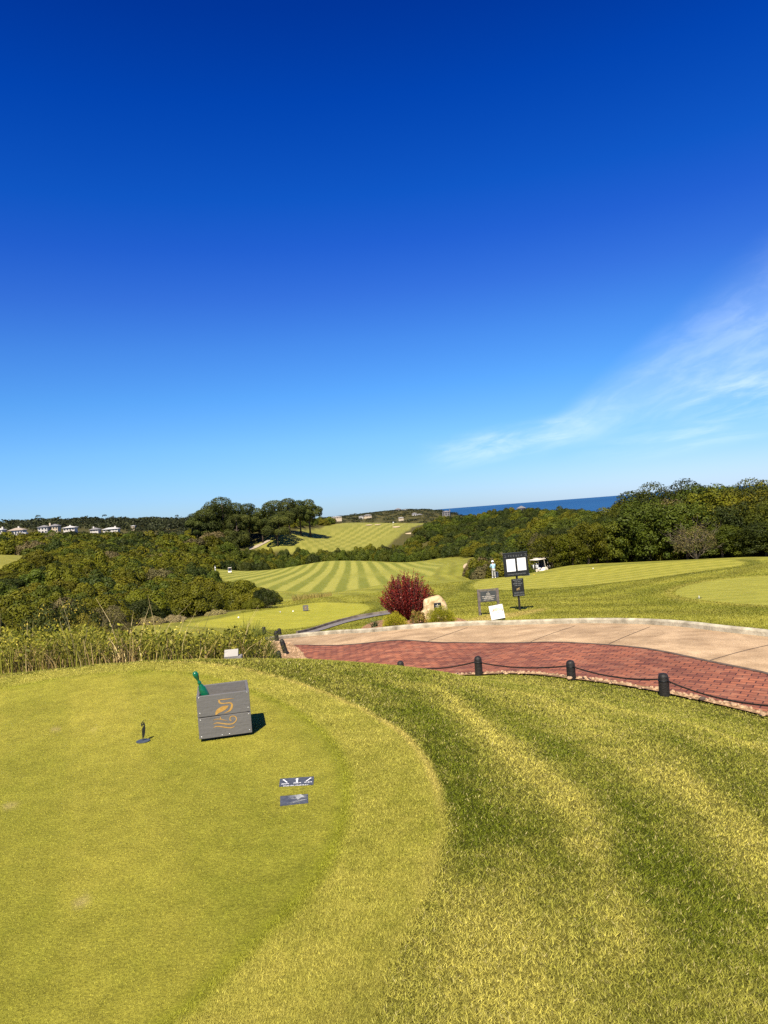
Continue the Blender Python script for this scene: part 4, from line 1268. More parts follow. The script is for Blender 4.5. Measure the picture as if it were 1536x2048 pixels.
spots = []
reg = plan([(-300, 640), (60, 640), (170, 645), (250, 655), (300, 600), (330, 470), (470, 440), (480, 560), (640, 640), (680, 720), (600, 1000), (400, 1250), (100, 1000), (-300, 900)])
A = poisson(reg, lambda r: 8 + 0.007 * r, 16000, lambda x, y: lawn_sd(x, y) < 4.0, 21)
zz_ = Z(A[:, 0], A[:, 1]); rr_ = np.hypot(A[:, 0], A[:, 1])
for (x, y), z, r_ in zip(A, zz_, rr_):
    spots.append((x, y, z - 1, (4 + .005 * r_) * random.uniform(.8, 1.3), random.uniform(4, 9.5) * (1.0 if r_ > 620 else .7)))
    if random.random() < .02 and r_ > 700:
        spots.append((x, y, z + 6.5, 3.0, 3.5))
reg = plan([(-300, 505), (60, 508), (170, 508), (250, 520), (250, 590), (-300, 530)])
A = poisson(reg, lambda r: 9, 3000, lambda x, y: lawn_sd(x, y) < 4.0, 22)
for x, y in A:
    spots.append((x, y, z1(x, y) - 1, random.uniform(3.5, 6), random.uniform(2.2, 4.2)))
woodland('distant_woodland', spots, 'far', 0.23, 190)
spots = []
reg = plan([(640, 660), (830, 690), (880, 660), (930, 560), (1010, 640), (980, 1300), (930, 1750), (640, 1750), (560, 1200), (600, 900)])
A = poisson(reg, lambda r: 9 + 0.010 * r, 9000, lambda x, y: lawn_sd(x, y) < 6.0, 23)
zz_ = Z(A[:, 0], A[:, 1]); rr_ = np.hypot(A[:, 0], A[:, 1])
for (x, y), z, r_ in zip(A, zz_, rr_):
    spots.append((x, y, z - 1, (4 + .006 * r_) * random.uniform(.8, 1.3), random.uniform(2.5, 5.0)))
woodland('distant_bushland', spots, 'far', 0.24, 130)


# --- strips (weeds, reeds)
def strips(x, y, z, h, w, bend, col, r, seg=3):
    n = len(x); a = r.uniform(0, 6.28, n); la = r.uniform(0, 6.28, n); k = seg + 1
    V = np.empty((n, k, 2, 3)); t_ = np.linspace(0, 1, k)
    for j, tt in enumerate(t_):
        off = bend * h * tt ** 2; zz = z + h * tt * (1 - .35 * bend * tt); ww = w * (1 - .85 * tt) / 2
        cx = x + np.cos(la) * off; cy = y + np.sin(la) * off
        V[:, j, 0] = np.stack([cx - np.cos(a) * ww, cy - np.sin(a) * ww, zz], 1); V[:, j, 1] = np.stack([cx + np.cos(a) * ww, cy + np.sin(a) * ww, zz], 1)
    b0 = np.arange(n)[:, None] * (2 * k) + np.arange(seg)[None] * 2
    Fq = np.stack([b0, b0 + 1, b0 + 3, b0 + 2], -1).reshape(-1, 4)
    return V.reshape(-1, 3), Fq, np.repeat(col, 2 * k, 0)


def join(parts):
    off = 0; VV = []; FF = []; CC = []
    for V, Fq, c_ in parts:
        VV.append(V); FF.append(Fq + off); CC.append(c_); off += len(V)
    return np.vstack(VV), np.vstack(FF), np.vstack(CC)


WEED = plan([(-420, 9.7), (-100, 9.5), (2, 9.45), (250, 9.4), (430, 9.6), (500, 10.2), (538, 11.4), (545, 14), (530, 15.5), (470, 15.2), (300, 14.0), (100, 13.0), (-420, 13)])
r = np.random.default_rng(77)
LECT = at(468, 10.0)
lo_, hi_ = WEED.min(0), WEED.max(0)


def inpoly(n):
    q = r.uniform(lo_, hi_, (n * 3, 2)); q = q[(sdf(WEED, q[:, 0], q[:, 1]) < 0) & ~((np.abs(q[:, 0] - LECT[0]) < .26) & (q[:, 1] < LECT[1] + .15))][:n]
    return q[:, 0], q[:, 1]


x, y = inpoly(16000); z = Z(x, y); pat = fbm(x, y, .7, 3); pat2 = fbm(x, y, 1.7, 8)
h = (0.12 + 0.76 * fbm(x, y, .55, 13) * (.55 + .9 * pat) + r.uniform(-.12, .12, len(x)) + .22 * ss(-3.2, -5.2, x)) * (.75 + .25 * r.random(len(x)))
c_ = lerp((0.11, 0.13, 0.014), (0.33, 0.30, 0.05), r.random(len(x)))
dry = r.random(len(x)) < (0.25 + .45 * ss(.42, .6, pat2)); c_[dry] = lerp((0.24, 0.16, 0.05), (0.56, 0.43, 0.19), r.random(dry.sum()))
h[dry] *= .8
tall = r.random(len(x)) < .012; h[tall] = r.uniform(.8, 1.15, tall.sum()); c_[tall] = (0.48, 0.38, 0.17)
P1 = strips(x, y, z, h, r.uniform(.008, .02, len(x)), r.uniform(.1, .75, len(x)), c_, r)
x, y = inpoly(34000); z = Z(x, y); pat = fbm(x, y, .7, 3)
zz = z + (0.08 + 0.70 * fbm(x, y, .55, 13) * (.55 + .9 * pat) + .2 * ss(-3.2, -5.2, x)) * r.uniform(.35, 1.08, len(x))
nr = sphere_dirs(len(x), 0.1, r); s_ = r.uniform(.02, .05, len(x))
V, Fq = leaf_quads(np.stack([x, y, zz], 1), nr, s_ * 1.6, s_ * .7, r)
c_ = lerp((0.085, 0.105, 0.009), (0.33, 0.30, 0.035), r.random(len(x)))
P2w = (V, Fq, np.repeat(c_, 4, 0))
x, y = inpoly(260); cx_ = np.repeat(x, 14) + r.normal(0, .05, len(x) * 14); cy_ = np.repeat(y, 14) + r.normal(0, .05, len(x) * 14)
pat = fbm(np.repeat(x, 14), np.repeat(y, 14), .7, 3)
cz_ = Z(np.repeat(x, 14), np.repeat(y, 14)) + 0.24 + .46 * pat + r.normal(0, .035, len(cx_))
V, Fq = leaf_quads(np.stack([cx_, cy_, cz_], 1), sphere_dirs(len(cx_), 0.2, r), .026, .02, r)
P3w = (V, Fq, np.repeat(lerp((0.42, 0.36, 0.03), (0.62, 0.52, 0.10), r.random(len(cx_))), 4, 0))
V, Fq, c_ = join([P1, P2w, P3w])
tag(mk('tall_weeds', V, Fq, M_blade, col=c_), kind='stuff')
# bushier green clump that ends the weed bed
g = at(505, 13.2); n = 2600; x = g[0] + r.normal(0, .26, n); y = g[1] + r.normal(0, .35, n)
h = np.clip(1.0 - 1.5 * np.abs(x - g[0]), .3, 1) * r.uniform(.6, 1.05, n)
V, Fq, c_ = strips(x - g[0], y - g[1], Z(x, y) - g[2], h, r.uniform(.012, .024, n), r.uniform(.1, .6, n), lerp((0.06, 0.09, 0.012), (0.19, 0.20, 0.035), r.random(n)), r)
o = mk('grass_clump', V, Fq, M_blade, col=c_); o.location = g; tag(o, 'dense upright green grass clump at the right end of the weed bed', 'grass clump')
# reeds behind the lower tee
n = 900; px = r.uniform(585, 664, n); xs = []; ys = []
for k in range(n):
    a, b_ = ray(px[k], 1200); dd = 76 + (px[k] - 620) * .06 + r.normal(0, 1.0); xs.append(a * dd); ys.append(dd)
x = np.array(xs); y = np.array(ys)
V, Fq, c_ = strips(x, y, Z(x, y), r.uniform(.25, .7, n) * (.5 + .5 * fbm(x, y, .3, 2)) * 1.2, r.uniform(.03, .06, n), r.uniform(.1, .6, n), lerp((0.20, 0.17, 0.04), (0.40, 0.32, 0.09), r.random(n)), r)
tag(mk('golden_reeds', V, Fq, M_blade, col=c_), kind='stuff')

# --- the planting bed: red bush, low bushes, spiky tuft
g = at(818, 28.6)
t_ = thing('red_bush', 'large dark red bush of upright leafy stems behind the sandstone boulder', 'bush', g)
r = np.random.default_rng(12); b = MB(); P = []; Dn = []
for k in range(560):
    a = r.uniform(0, 6.28); q = math.sqrt(r.random())
    end = Vector((1.14 * q * math.cos(a), .95 * q * math.sin(a), 0)); top = (1.86 - .95 * q ** 2.4) * r.uniform(.80, 1.03) * (1 + .07 * math.sin(3 * a + 1) + .05 * math.sin(5 * a))
    if end.x > .55: top *= .92
    p0 = Vector((end.x * .16, end.y * .16, 0)); p1 = Vector((end.x * .62, end.y * .62, top * .45)); p2 = Vector((end.x, end.y, top))
    if k % 4 == 0: b.tube([p0, p1, p2], [.012, .009, .005], 4, False)
    st = .10 if end.y < 0 else .3
    for m_ in range(44):
        tt = st + (1 - st) * m_ / 43.0
        p = p0.lerp(p1, tt * 2) if tt < .5 else p1.lerp(p2, tt * 2 - 1)
        dv = ((p2 - p1).normalized() + Vector(r.normal(0, .65, 3))).normalized()
        P.append(p + dv * .03); Dn.append(dv)
P = np.array(P); D = np.array(Dn)
side = np.cross(D, r.normal(size=D.shape)); side /= np.linalg.norm(side, axis=1)[:, None]
ln = r.uniform(.04, .075, len(P))[:, None]
V = np.stack([P - D * ln / 2, P + side * .017, P + D * ln / 2, P - side * .017], 1).reshape(-1, 3)
c_ = lerp((0.050, 0.005, 0.006), (0.215, 0.017, 0.020), r.random(len(P)) ** 1.3)
pk = (r.random(len(P)) < .025); c_[pk] = (0.34, 0.13, 0.11)
mk('foliage', V, np.arange(len(V)).reshape(-1, 4), M_leaf, t_, np.repeat(c_, 4, 0))
b.out('stems', plain('reddish_stems', (0.16, 0.08, 0.06), .9, .3, 5), t_)
for i, (px, d, rad, h, kind, lab) in enumerate(((790, 26.6, .46, .58, 'fine', 'low fine-leaved bush in front of the red bush, at the left of the bed'), (836, 26.3, .33, .62, 'broad', 'round broad-leaved bush speckled yellow and brown, between the two fine-leaved ones'), (882, 26.3, .54, .60, 'fine', 'low fine-leaved bush spreading in front of the sandstone boulder'))):
    g = at(px, d); t_ = thing('garden_shrub', lab, 'shrub', g)
    if kind == 'fine':
        n = 9000; q = sphere_dirs(n, -.15, r); rad3 = r.uniform(.55, 1.02, n)[:, None]
        wob = 1 + .10 * np.sin(q[:, :1] * 7 + q[:, 1:2] * 5)
        p = q * rad3 * wob * np.array([rad, rad, h]); p[:, 2] = np.abs(p[:, 2]) * .97
        dv = q * .6 + np.array([0, 0, .7]) + r.normal(0, .3, (n, 3)); dv /= np.linalg.norm(dv, axis=1)[:, None]
        sd_ = np.cross(dv, r.normal(size=dv.shape)); sd_ /= np.linalg.norm(sd_, axis=1)[:, None]
        V = np.stack([p - dv * .022, p + sd_ * .006, p + dv * .026, p - sd_ * .006], 1).reshape(-1, 3)
        c_ = lerp((0.10, 0.125, 0.008), (0.42, 0.39, 0.024), np.clip(r.random(n) * .7 + .45 * (rad3[:, 0] - .6), 0, 1))
        mk('foliage', V, np.arange(n * 4).reshape(-1, 4), M_leaf, t_, np.repeat(c_, 4, 0))
    else:
        V, Fq, c_ = cloud(dome_lobes(900, 10), 2600, .10, (0.07, 0.075, 0.01), (0.30, 0.24, 0.04), seed=5, tips=(0.30, 0.10, 0.05), tipfrac=.16)
        mk('foliage', V * np.array([rad, rad, h]), Fq, M_leaf, t_, c_)
    twigs(5, h * .8, .5, 40 + i, .01, 1).out('stems', M_twig, t_)
g = at(750, 28.5); n = 60; V, Fq, c_ = strips(r.normal(0, .05, n), r.normal(0, .05, n), np.zeros(n), r.uniform(.25, .5, n), r.uniform(.025, .04, n), r.uniform(.4, 1.1, n), lerp((0.05, 0.07, 0.03), (0.15, 0.17, 0.07), r.random(n)), r)
o = mk('spiky_plant', V, Fq, M_leaf, col=c_); o.location = g; tag(o, 'small spiky grey green plant at the left end of the planting bed', 'plant')


# ================================================================== OBJECTS
def text(s_, size, mat, parent, loc, rot=(math.pi / 2, 0, 0), spacing=1.0, ext=0.0015, name='lettering', sx=1.0):
    cu_ = bpy.data.curves.new(name, 'FONT'); cu_.body = s_; cu_.size = size; cu_.align_x = 'CENTER'; cu_.align_y = 'CENTER'
    cu_.space_character = spacing; cu_.extrude = ext; cu_.materials.append(mat)
    tmp = bpy.data.objects.new(name, cu_); C.objects.link(tmp); bpy.context.view_layer.update()
    me = bpy.data.meshes.new_from_object(tmp.evaluated_get(bpy.context.evaluated_depsgraph_get())); bpy.data.objects.remove(tmp)
    if not me.materials: me.materials.append(mat)
    o = bpy.data.objects.new(name, me); C.objects.link(o); o.parent = parent; o.location = loc; o.rotation_euler = rot; o.scale = (sx, 1, 1)
    return o


def ribbon(bm, pts, w, yv):
    """flat painted stroke in the XZ plane at y = yv"""
    pts = smooth_poly(np.array([(p[0], p[1], q) for p, q in zip(pts, w)]), 2, closed=False)
    t_ = np.gradient(pts[:, :2], axis=0); t_ /= np.hypot(*t_.T)[:, None] + 1e-9
    nn = np.stack([-t_[:, 1], t_[:, 0]], 1)
    L_ = pts[:, :2] + nn * pts[:, 2:3] / 2; R_ = pts[:, :2] - nn * pts[:, 2:3] / 2
    a = [bm.verts.new((p[0], yv, p[1])) for p in L_]; b_ = [bm.verts.new((p[0], yv, p[1])) for p in R_]
    for i in range(len(a) - 1):
        bm.faces.new((a[i], b_[i], b_[i + 1], a[i + 1]))


# ---- wooden box on the tee
BW, BD, BH, B0 = 0.389, 0.40, 0.318, 0.024


def box_face(cx, cy):                       # crop pixel of the emblem -> x, z on the front face
    px, py = 425 + cx / 25.6, 1390 + cy / 25.6
    s_, t_ = np.linalg.solve(np.array([[105.1, -3.0], [-13.2, -85.6]]), np.array([px - 398.8, py - 1480.0]))
    return s_ * BW, B0 + t_ * BH


EMB_ST = [
    ([(300, 268), (560, 242), (800, 215), (1180, 182)], [8, 46, 42, 4]),
    ([(430, 255), (395, 300), (395, 365), (440, 425), (540, 445), (700, 436), (880, 412), (990, 425), (1045, 500), (1030, 630), (960, 770), (860, 850), (640, 955)], [50, 72, 82, 72, 52, 46, 50, 66, 92, 104, 92, 62, 14]),
    ([(428, 1150), (432, 1245)], [44, 50]),
    ([(40, 1330), (180, 1252), (330, 1252), (480, 1262), (620, 1310), (790, 1345)], [6, 30, 34, 34, 28, 6]),
    ([(40, 1530), (170, 1450), (350, 1450), (600, 1500), (850, 1522), (1000, 1510), (1130, 1440), (1225, 1330), (1248, 1230), (1195, 1130), (1080, 1092), (950, 1125), (895, 1220), (912, 1315), (990, 1360)], [8, 42, 48, 52, 52, 52, 50, 46, 46, 42, 42, 42, 46, 48, 16]),
    ([(40, 1710), (170, 1630), (350, 1630), (600, 1672), (800, 1710), (980, 1710), (1100, 1650), (1160, 1600)], [8, 42, 48, 48, 48, 42, 26, 6]),
]
EMB_BODY = [(860, 560), (720, 560), (600, 572), (420, 650), (300, 730), (220, 830), (180, 930), (178, 1040), (245, 1030), (330, 955), (500, 880), (640, 800), (740, 730), (830, 640)]


def tee_box(label, loc, rz, group=None):
    t_ = thing('wooden_box', label, 'box', loc, rz, group)
    th_ = 0.022; gap = 0.006; hh = (BH - gap) / 2
    for z0 in (B0, B0 + hh + gap):
        MB().box((BW / 2, th_ / 2, z0 + hh / 2), (BW, th_, hh), bev=.0025).out('front_plank', M_grey, t_)
        MB().box((BW / 2, BD - th_ / 2, z0 + hh / 2), (BW, th_, hh), bev=.0025).out('back_plank', M_grey, t_)
        for x in (th_ / 2, BW - th_ / 2):
            MB().box((x, BD / 2, z0 + hh / 2 - .0015), (th_ - .001, BD - 2 * th_ - .002, hh - .003), bev=.0025).out('side_plank', M_grey, t_)
    MB().box((BW / 2, BD / 2, B0 + .012), (BW - 2 * th_ - .004, BD - 2 * th_ - .004, .018)).out('floor_board', M_grey, t_)
    MB().box((BW / 2 + .01, BD / 2 + .015, B0 / 2 + .001), (BW - .07, BD - .06, B0 - .002)).out('plinth', M_black, t_)
    bm = bmesh.new()
    for p, w in EMB_ST:
        ribbon(bm, [box_face(*q) for q in p], [q * .000148 * 1.06 for q in w], -.0012)
    vs = [bm.verts.new((box_face(*q)[0], -.0010, box_face(*q)[1])) for q in EMB_BODY]; bm.faces.new(vs)
    me = bpy.data.meshes.new('emblem'); bm.to_mesh(me); bm.free(); me.materials.append(M_gold)
    o = bpy.data.objects.new('emblem', me); C.objects.link(o); o.parent = t_
    for x, z in ((.018, .33), (.018, .215), (.018, .165), (.018, .04), (BW - .016, .33), (BW - .016, .215), (BW - .016, .165), (BW - .018, .045), (BW * .43, .034), (BW * .57, .036)):
        MB().lathe([(.0045, -.003), (.0045, 0), (.002, .0015)], seg=10, m=Matrix.Translation((x, -.0004, z)) @ Matrix.Rotation(math.pi / 2, 4, 'X')).out('screw', M_screw, t_)
    return t_


bx_loc = np.array(pt(398.8, 1480, 5.505)); bx_rz = math.radians(12.5)
tee_box('grey wooden plank box with an ochre bird emblem on the close-cut tee', (bx_loc[0], bx_loc[1], z1(bx_loc[0], bx_loc[1])), bx_rz)
# green turned brush standing in the box
m_ = Matrix.Translation((bx_loc[0], bx_loc[1], 0)) @ Matrix.Rotation(bx_rz, 4, 'Z')
br = thing('cleaning_brush', 'green turned wooden brush leaning in the left corner of the grey box', 'brush')
br.matrix_world = m_ @ Matrix.Translation((.135, .11, .120)) @ Matrix.Rotation(math.radians(-19), 4, 'Y') @ Matrix.Rotation(math.radians(6), 4, 'X')
MB().lathe([(.012, .20), (.029, .205), (.031, .22), (.030, .262), (.027, .285), (.019, .296), (.021, .303), (.014, .312), (.012, .322), (.017, .330), (.010, .340), (.009, .352), (.014, .368), (.020, .388), (.0215, .402), (.018, .416), (.009, .424), (.001, .426)], seg=20).out('handle', M_green, br, True)
b = MB(); r = np.random.default_rng(4)
for k in range(46):
    a = r.uniform(0, 6.28); q = .024 * math.sqrt(r.random()); b.tube([(q * math.cos(a), q * math.sin(a), .204), (q * 1.25 * math.cos(a), q * 1.25 * math.sin(a), .02)], .0022, 4, False)
b.out('bristles', M_bristle, br)

# ---- bird shaped tee marker
g = gz0(286.6, 1484.0)
t_ = thing('tee_marker', 'black metal bird silhouette marker on a small round plate on the tee', 'tee marker', (g[0], g[1], z1(*g)), math.radians(14))
MB().lathe([(.001, 0), (.052, .001), (.052, .006), (.049, .008), (.001, .009)], seg=28).out('base_plate', plain('dark_plate', (.05, .06, .07), .5, .2, 20), t_)
bm = bmesh.new()
sc = .163 / 835.0
bird = [(490, 1240), (482, 1100), (480, 900), (490, 760), (555, 660), (580, 630), (520, 640), (485, 700), (462, 660), (458, 570), (500, 510), (575, 412), (560, 470), (510, 560), (490, 605), (530, 590), (555, 520), (585, 520), (605, 620), (612, 760), (600, 920), (560, 1080), (545, 1110), (545, 1195), (530, 1195), (528, 1110), (512, 1110), (510, 1240)]
b = MB(); b.prism([((x - 505) * sc + (1240 - z) * sc * .02, (1240 - z) * sc + .006) for x, z in bird], -.0025, .0025); b.out('bird_plate', M_black, t_)


# ---- flat plaques let into the turf
def plaque(name, label, pix, streaks):
    q = [np.array(gz0(*p)) for p in pix]
    o_ = q[3]; ex = q[2] - q[3]; w = np.hypot(*ex); rz = math.atan2(ex[1], ex[0]); d = np.hypot(*(q[0] - q[3]))
    t_ = thing(name, label, 'plaque', (o_[0], o_[1], z1(*o_)), rz)
    loc_ = [((p - o_)[0] * math.cos(rz) + (p - o_)[1] * math.sin(rz), -(p - o_)[0] * math.sin(rz) + (p - o_)[1] * math.cos(rz)) for p in q]
    MB().slab(loc_[::-1], -.012, .003).out('slab', M_slate, t_)
    if streaks:
        r = np.random.default_rng(9); V = []; Fq = []
        for k in range(16):
            x0, y0 = r.uniform(.02, w * .6), r.uniform(.01, d - .01); ln = r.uniform(.03, .12); hh = r.uniform(.001, .004); dy = r.uniform(-.01, .02)
            n0 = len(V); V += [(x0, y0, .0036), (x0 + ln * .5, y0 + dy * .5 - hh, .0036), (min(x0 + ln, w - .005), y0 + dy, .0036), (x0 + ln * .5, y0 + dy * .5 + hh, .0036)]; Fq.append((n0, n0 + 1, n0 + 2, n0 + 3))
        n0 = len(V); cx_, cy_ = w * .58, d * .62
        V += [(cx_ - .02, cy_ + .045, .0038), (cx_ + .004, cy_ - .03, .0038), (cx_ + .022, cy_ + .0, .0038), (cx_ + .04, cy_ + .012, .0038), (cx_ + .018, cy_ + .05, .0038)]; Fq.append(tuple(range(n0, n0 + 5)))
        mk('scuffs', V, Fq, plain('scuffed_slate', (.30, .31, .30), .8, .3, 30), t_)
    return t_, w, d


t_, w, d = plaque('distance_plaque', 'slate plaque in the tee with three white arrows and distances', ((560, 1560), (628, 1555.3), (626.7, 1572), (558.2, 1575.8)), False)


def arrow(px0, py0, px1, py1, wd):
    inv = t_.matrix_basis.inverted()
    bpy.context.view_layer.update()
    a = np.array(gz0(px0, py0)); b_ = np.array(gz0(px1, py1))
    mw = Matrix.Translation(t_.location) @ Matrix.Rotation(t_.rotation_euler[2], 4, 'Z')
    a = mw.inverted() @ Vector((*a, t_.location.z)); b_ = mw.inverted() @ Vector((*b_, t_.location.z))
    dv = (b_ - a); ln = dv.length; dv /= ln; nn = Vector((-dv.y, dv.x, 0)); h = min(wd * 1.5, ln * .5)
    P = [a + nn * wd / 2, b_ - dv * h + nn * wd / 2, b_ - dv * h + nn * wd * 1.15, b_, b_ - dv * h - nn * wd * 1.15, b_ - dv * h - nn * wd / 2, a - nn * wd / 2]
    mk('arrow', [(p.x, p.y, .0042) for p in P], [tuple(range(7))[::-1]], M_white, t_)


cp = lambda x, y: (550 + x / 17.07, 1550 + y / 17.07)
arrow(*cp(420, 308), *cp(280, 205), .0075); arrow(*cp(750, 300), *cp(758, 165), .011); arrow(*cp(1060, 268), *cp(1240, 140), .0075)
for s_, x, y, sz in (('250M', 350, 352, .021), ('265M', 760, 318, .021), ('215M', 1135, 292, .021), ('END OF FAIRWAY', 715, 405, .019)):
    p = gz0(*cp(x, y)); mw = Matrix.Translation(t_.location) @ Matrix.Rotation(t_.rotation_euler[2], 4, 'Z'); q = mw.inverted() @ Vector((*p, t_.location.z))
    text(s_, sz, M_white, t_, (q.x, q.y, .0036), (0, 0, 0), ext=.0004)
plaque('stone_plaque', 'scuffed dark slate plaque with no arrows below the one with arrows', ((560.4, 1595.4), (616, 1591), (616.7, 1609), (560.4, 1614.7)), True)

# ---- bollards and rope
BL = [  # px, d, height, lean (towards +x at the foot), label
    (1329, 11.75, .37, 0, 'black round-topped bollard nearest to the right edge of the brick paving'),
    (1143, 13.6, .37, 0, 'black round-topped bollard with a pale stone at its foot, second from the right'),
    (958, 15.7, .42, 0, 'tallest standing black bollard on the turf edge, below the white leaning board'),
    (803, 17.3, .41, 0, 'black bollard of which only the rounded top half shows above the turf crest'),
    (698, 18.7, .36, 0, 'black bollard tip peeping over the turf, right of the other peeping tip'),
    (612, 20.7, .42, 0, 'black bollard tip peeping over the turf nearest to the leaning bollards'),
    (561, 22.0, .47, .05, 'short stout black bollard cut off by the turf crest beside the leaning one'),
    (573, 24.0, .55, .14, 'strongly leaning black bollard on the gravel island'),
    (554, 28.0, .42, .02, 'upright black bollard behind the strongly leaning one'),
    (560, 33.0, .30, .03, 'thin black bollard at the back of the island cluster'),
    (528.5, 34.0, .32, 0, 'thin black bollard standing apart at the left end of the rope'),
]
tops = []
proto = None
for px, d, h, lean, lab in BL:
    g = at(px, d)
    if proto is None:
        proto = t_ = thing('bollard', lab, 'bollard', g, 0, 'black bollards round the drive')
        MB().lathe([(.083, -.12), (.083, .0), (.080, .72), (.078, .84), (.068, .92), (.045, .975), (.015, .998), (.001, 1.0)], seg=20).out('post', M_iron, t_, True)
        MB().lathe([(.084, .655), (.0865, .66), (.0865, .70), (.084, .705)], seg=20).out('rope_collar', M_black, t_, True)
    else:
        t_ = dup(proto, g, random.uniform(0, 6), lab)
    t_.scale = (1, 1, h)
    if lean:
        t_.rotation_euler = (0, -math.atan2(lean, h), 0)
        t_.location.x += 0.0
    tops.append((g, h, lean))


def rope(a, b_, sag, label, n=22):
    (ga, ha, la), (gb, hb, lb) = a, b_
    A = Vector(ga) + Vector((-la * .68, 0, ha * .68)); B = Vector(gb) + Vector((-lb * .68, 0, hb * .68))
    dv = (B - A); dv.z = 0; dv.normalize(); A += dv * .08; B -= dv * .08
    P = [A.lerp(B, k / n) - Vector((0, 0, sag * 4 * (k / n) * (1 - k / n))) for k in range(n + 1)]
    tag(MB().tube(P, .0135, 8).out('rope', M_rope, None, True), label, 'rope', 'ropes between the bollards')


g_end = Vector(tops[0][0]) + (Vector(tops[0][0]) - Vector(tops[1][0])) * 1.05; g_end.z = z1(g_end.x, g_end.y)
t_ = dup(proto, g_end, 1.0, 'black bollard just past the right end of the visible rope'); t_.scale = (1, 1, .37)
rope((g_end, .37, 0), tops[0], .10, 'dark rope sagging from the rightmost bollard out of the picture')
rope(tops[0], tops[1], .07, 'dark rope between the two rightmost bollards')
rope(tops[1], tops[2], .07, 'dark rope between the tallest bollard and the one with a stone at its foot')
rope(tops[2], tops[3], .09, 'dark rope from the tallest bollard to the half hidden one')
rope(tops[10], tops[8], .08, 'thin rope drooping from the far bollard standing apart to the upright one')
for px, py, r_, lab in ((1404, 1404, .045, 'dark stone lying on the paving edge right of the last bollard'), (1468, 1416.5, .04, 'pale rounded stone lying in the gravel under the sagging rope'), (1139, 1362, .045, 'pale stone lying against the foot of a bollard')):
    g = G(px, py); b = MB(); b.ball((0, 0, r_ * .5), r_, (1.2, 1, .75), 10)
    for v in b.bm.verts: v.co *= random.uniform(.85, 1.12)
    o = b.out('loose_stone', M_stone if 'pale' in lab else M_joint, None, True); o.location = g + np.array([0, 0, .03]); tag(o, lab, 'stone')

# ---- pale lectern plaque by the weeds
g = at(468, 10.0); g[2] = pt(468, 1320, 10.0)[2] - .14
t_ = thing('lectern_plaque', 'pale slanted information slab on a grey stone block beside the weed bed', 'plaque', g, math.radians(6))
MB().box((0, 0, .10), (.235, .16, .20), bev=.008).out('block', plain('grey_stone', (.20, .19, .18), .85, .2, 6, bump=.4), t_)
MB().box((-.02, -.03, .238), (.185, .125, .022), rx=math.radians(42), bev=.004).out('slab', plain('pale_stone', (.30, .285, .255), .7, .1, 8), t_)

# ---- sandstone boulder with a plaque
g = at(868, 27.4)
t_ = thing('boulder', 'pale sandstone boulder with a small dark plaque on its face', 'boulder', g, 0)
RO = [(310, 860), (360, 800), (420, 745), (408, 610), (412, 480), (470, 425), (540, 410), (600, 375), (720, 345), (850, 312), (925, 325), (985, 380), (1045, 445), (1120, 560), (1165, 720), (1182, 870), (1175, 1060), (1120, 1180), (700, 1190), (420, 1120), (330, 980)]
ca, sa = math.cos(-ROLL), math.sin(-ROLL)
pl_ = []
for cx_, cy_ in RO:
    dx, dy = (cx_ - 740) / 15.36 / F * 27.4, -(cy_ - 1060) / 15.36 / F * 27.4
    pl_.append((dx * ca + dy * sa, -dx * sa + dy * ca))
pl_ = smooth_poly(np.array(pl_), 2); n = len(pl_); cen = pl_.mean(0)
V = []; rings = [(1.0, 0.0), (.99, .12), (.93, .24), (.82, .31), (.6, .35), (.3, .36)]
rr2 = np.random.default_rng(3)
for sgn_ in (-1, 1):
    for q, dep in rings:
        for p in pl_:
            xy = cen + (p - cen) * q; nz_ = (vnoise(np.array([xy[0]]), np.array([xy[1] + 5 * sgn_]), 5, 2)[0] - .5) * .07 + (vnoise(np.array([xy[0]]), np.array([xy[1]]), 16, 4)[0] - .5) * .02
            V.append((xy[0], sgn_ * (dep * .62 + nz_ * (q < .995)) + (.10 - .18 * (xy[1] - cen[1]) * (-1) * .6), xy[1]))
Fr = []
R_ = len(rings)
for sd_ in range(2):
    o0 = sd_ * R_ * n
    for k in range(R_ - 1):
        Fr += [(o0 + k * n + i, o0 + k * n + (i + 1) % n, o0 + (k + 1) * n + (i + 1) % n, o0 + (k + 1) * n + i) for i in range(n)]
    Fr.append(tuple(o0 + (R_ - 1) * n + i for i in range(n)))
Fr += [(i, (i + 1) % n, R_ * n + (i + 1) % n, R_ * n + i) for i in range(n)]
o = mk('rock', V, Fr, M_rock, t_)
bm = bmesh.new(); bm.from_mesh(o.data); bmesh.ops.recalc_face_normals(bm, faces=bm.faces); bm.to_mesh(o.data); bm.free()
pc = np.array([(830 - 740), -(600 - 1060)]) / 15.36 / F * 27.4; pcx, pcz = pc[0] * ca + pc[1] * sa, -pc[0] * sa + pc[1] * ca
yf = -.235
pq = MB(); pq.box((pcx, yf, pcz), (.27, .03, .215), bev=.012, rx=math.radians(-6)).out('name_plaque', M_black, t_)
pp = t_.children[-1]
b = MB()
for zz, w_ in ((.055, .02), (.035, .03)):
    b.box((pcx, yf - .018, pcz + zz), (w_, .004, .018))
for zz, w_, h_ in ((0.0, .14, .022), (-.04, .09, .012), (-.062, .11, .012)):
    k = int(w_ / .022)
    for i in range(k):
        b.box((pcx - w_ / 2 + (i + .5) * w_ / k, yf - .018 + zz * .1, pcz + zz), (w_ / k * .72, .004, h_))
b.out('lettering', M_lettr, t_)


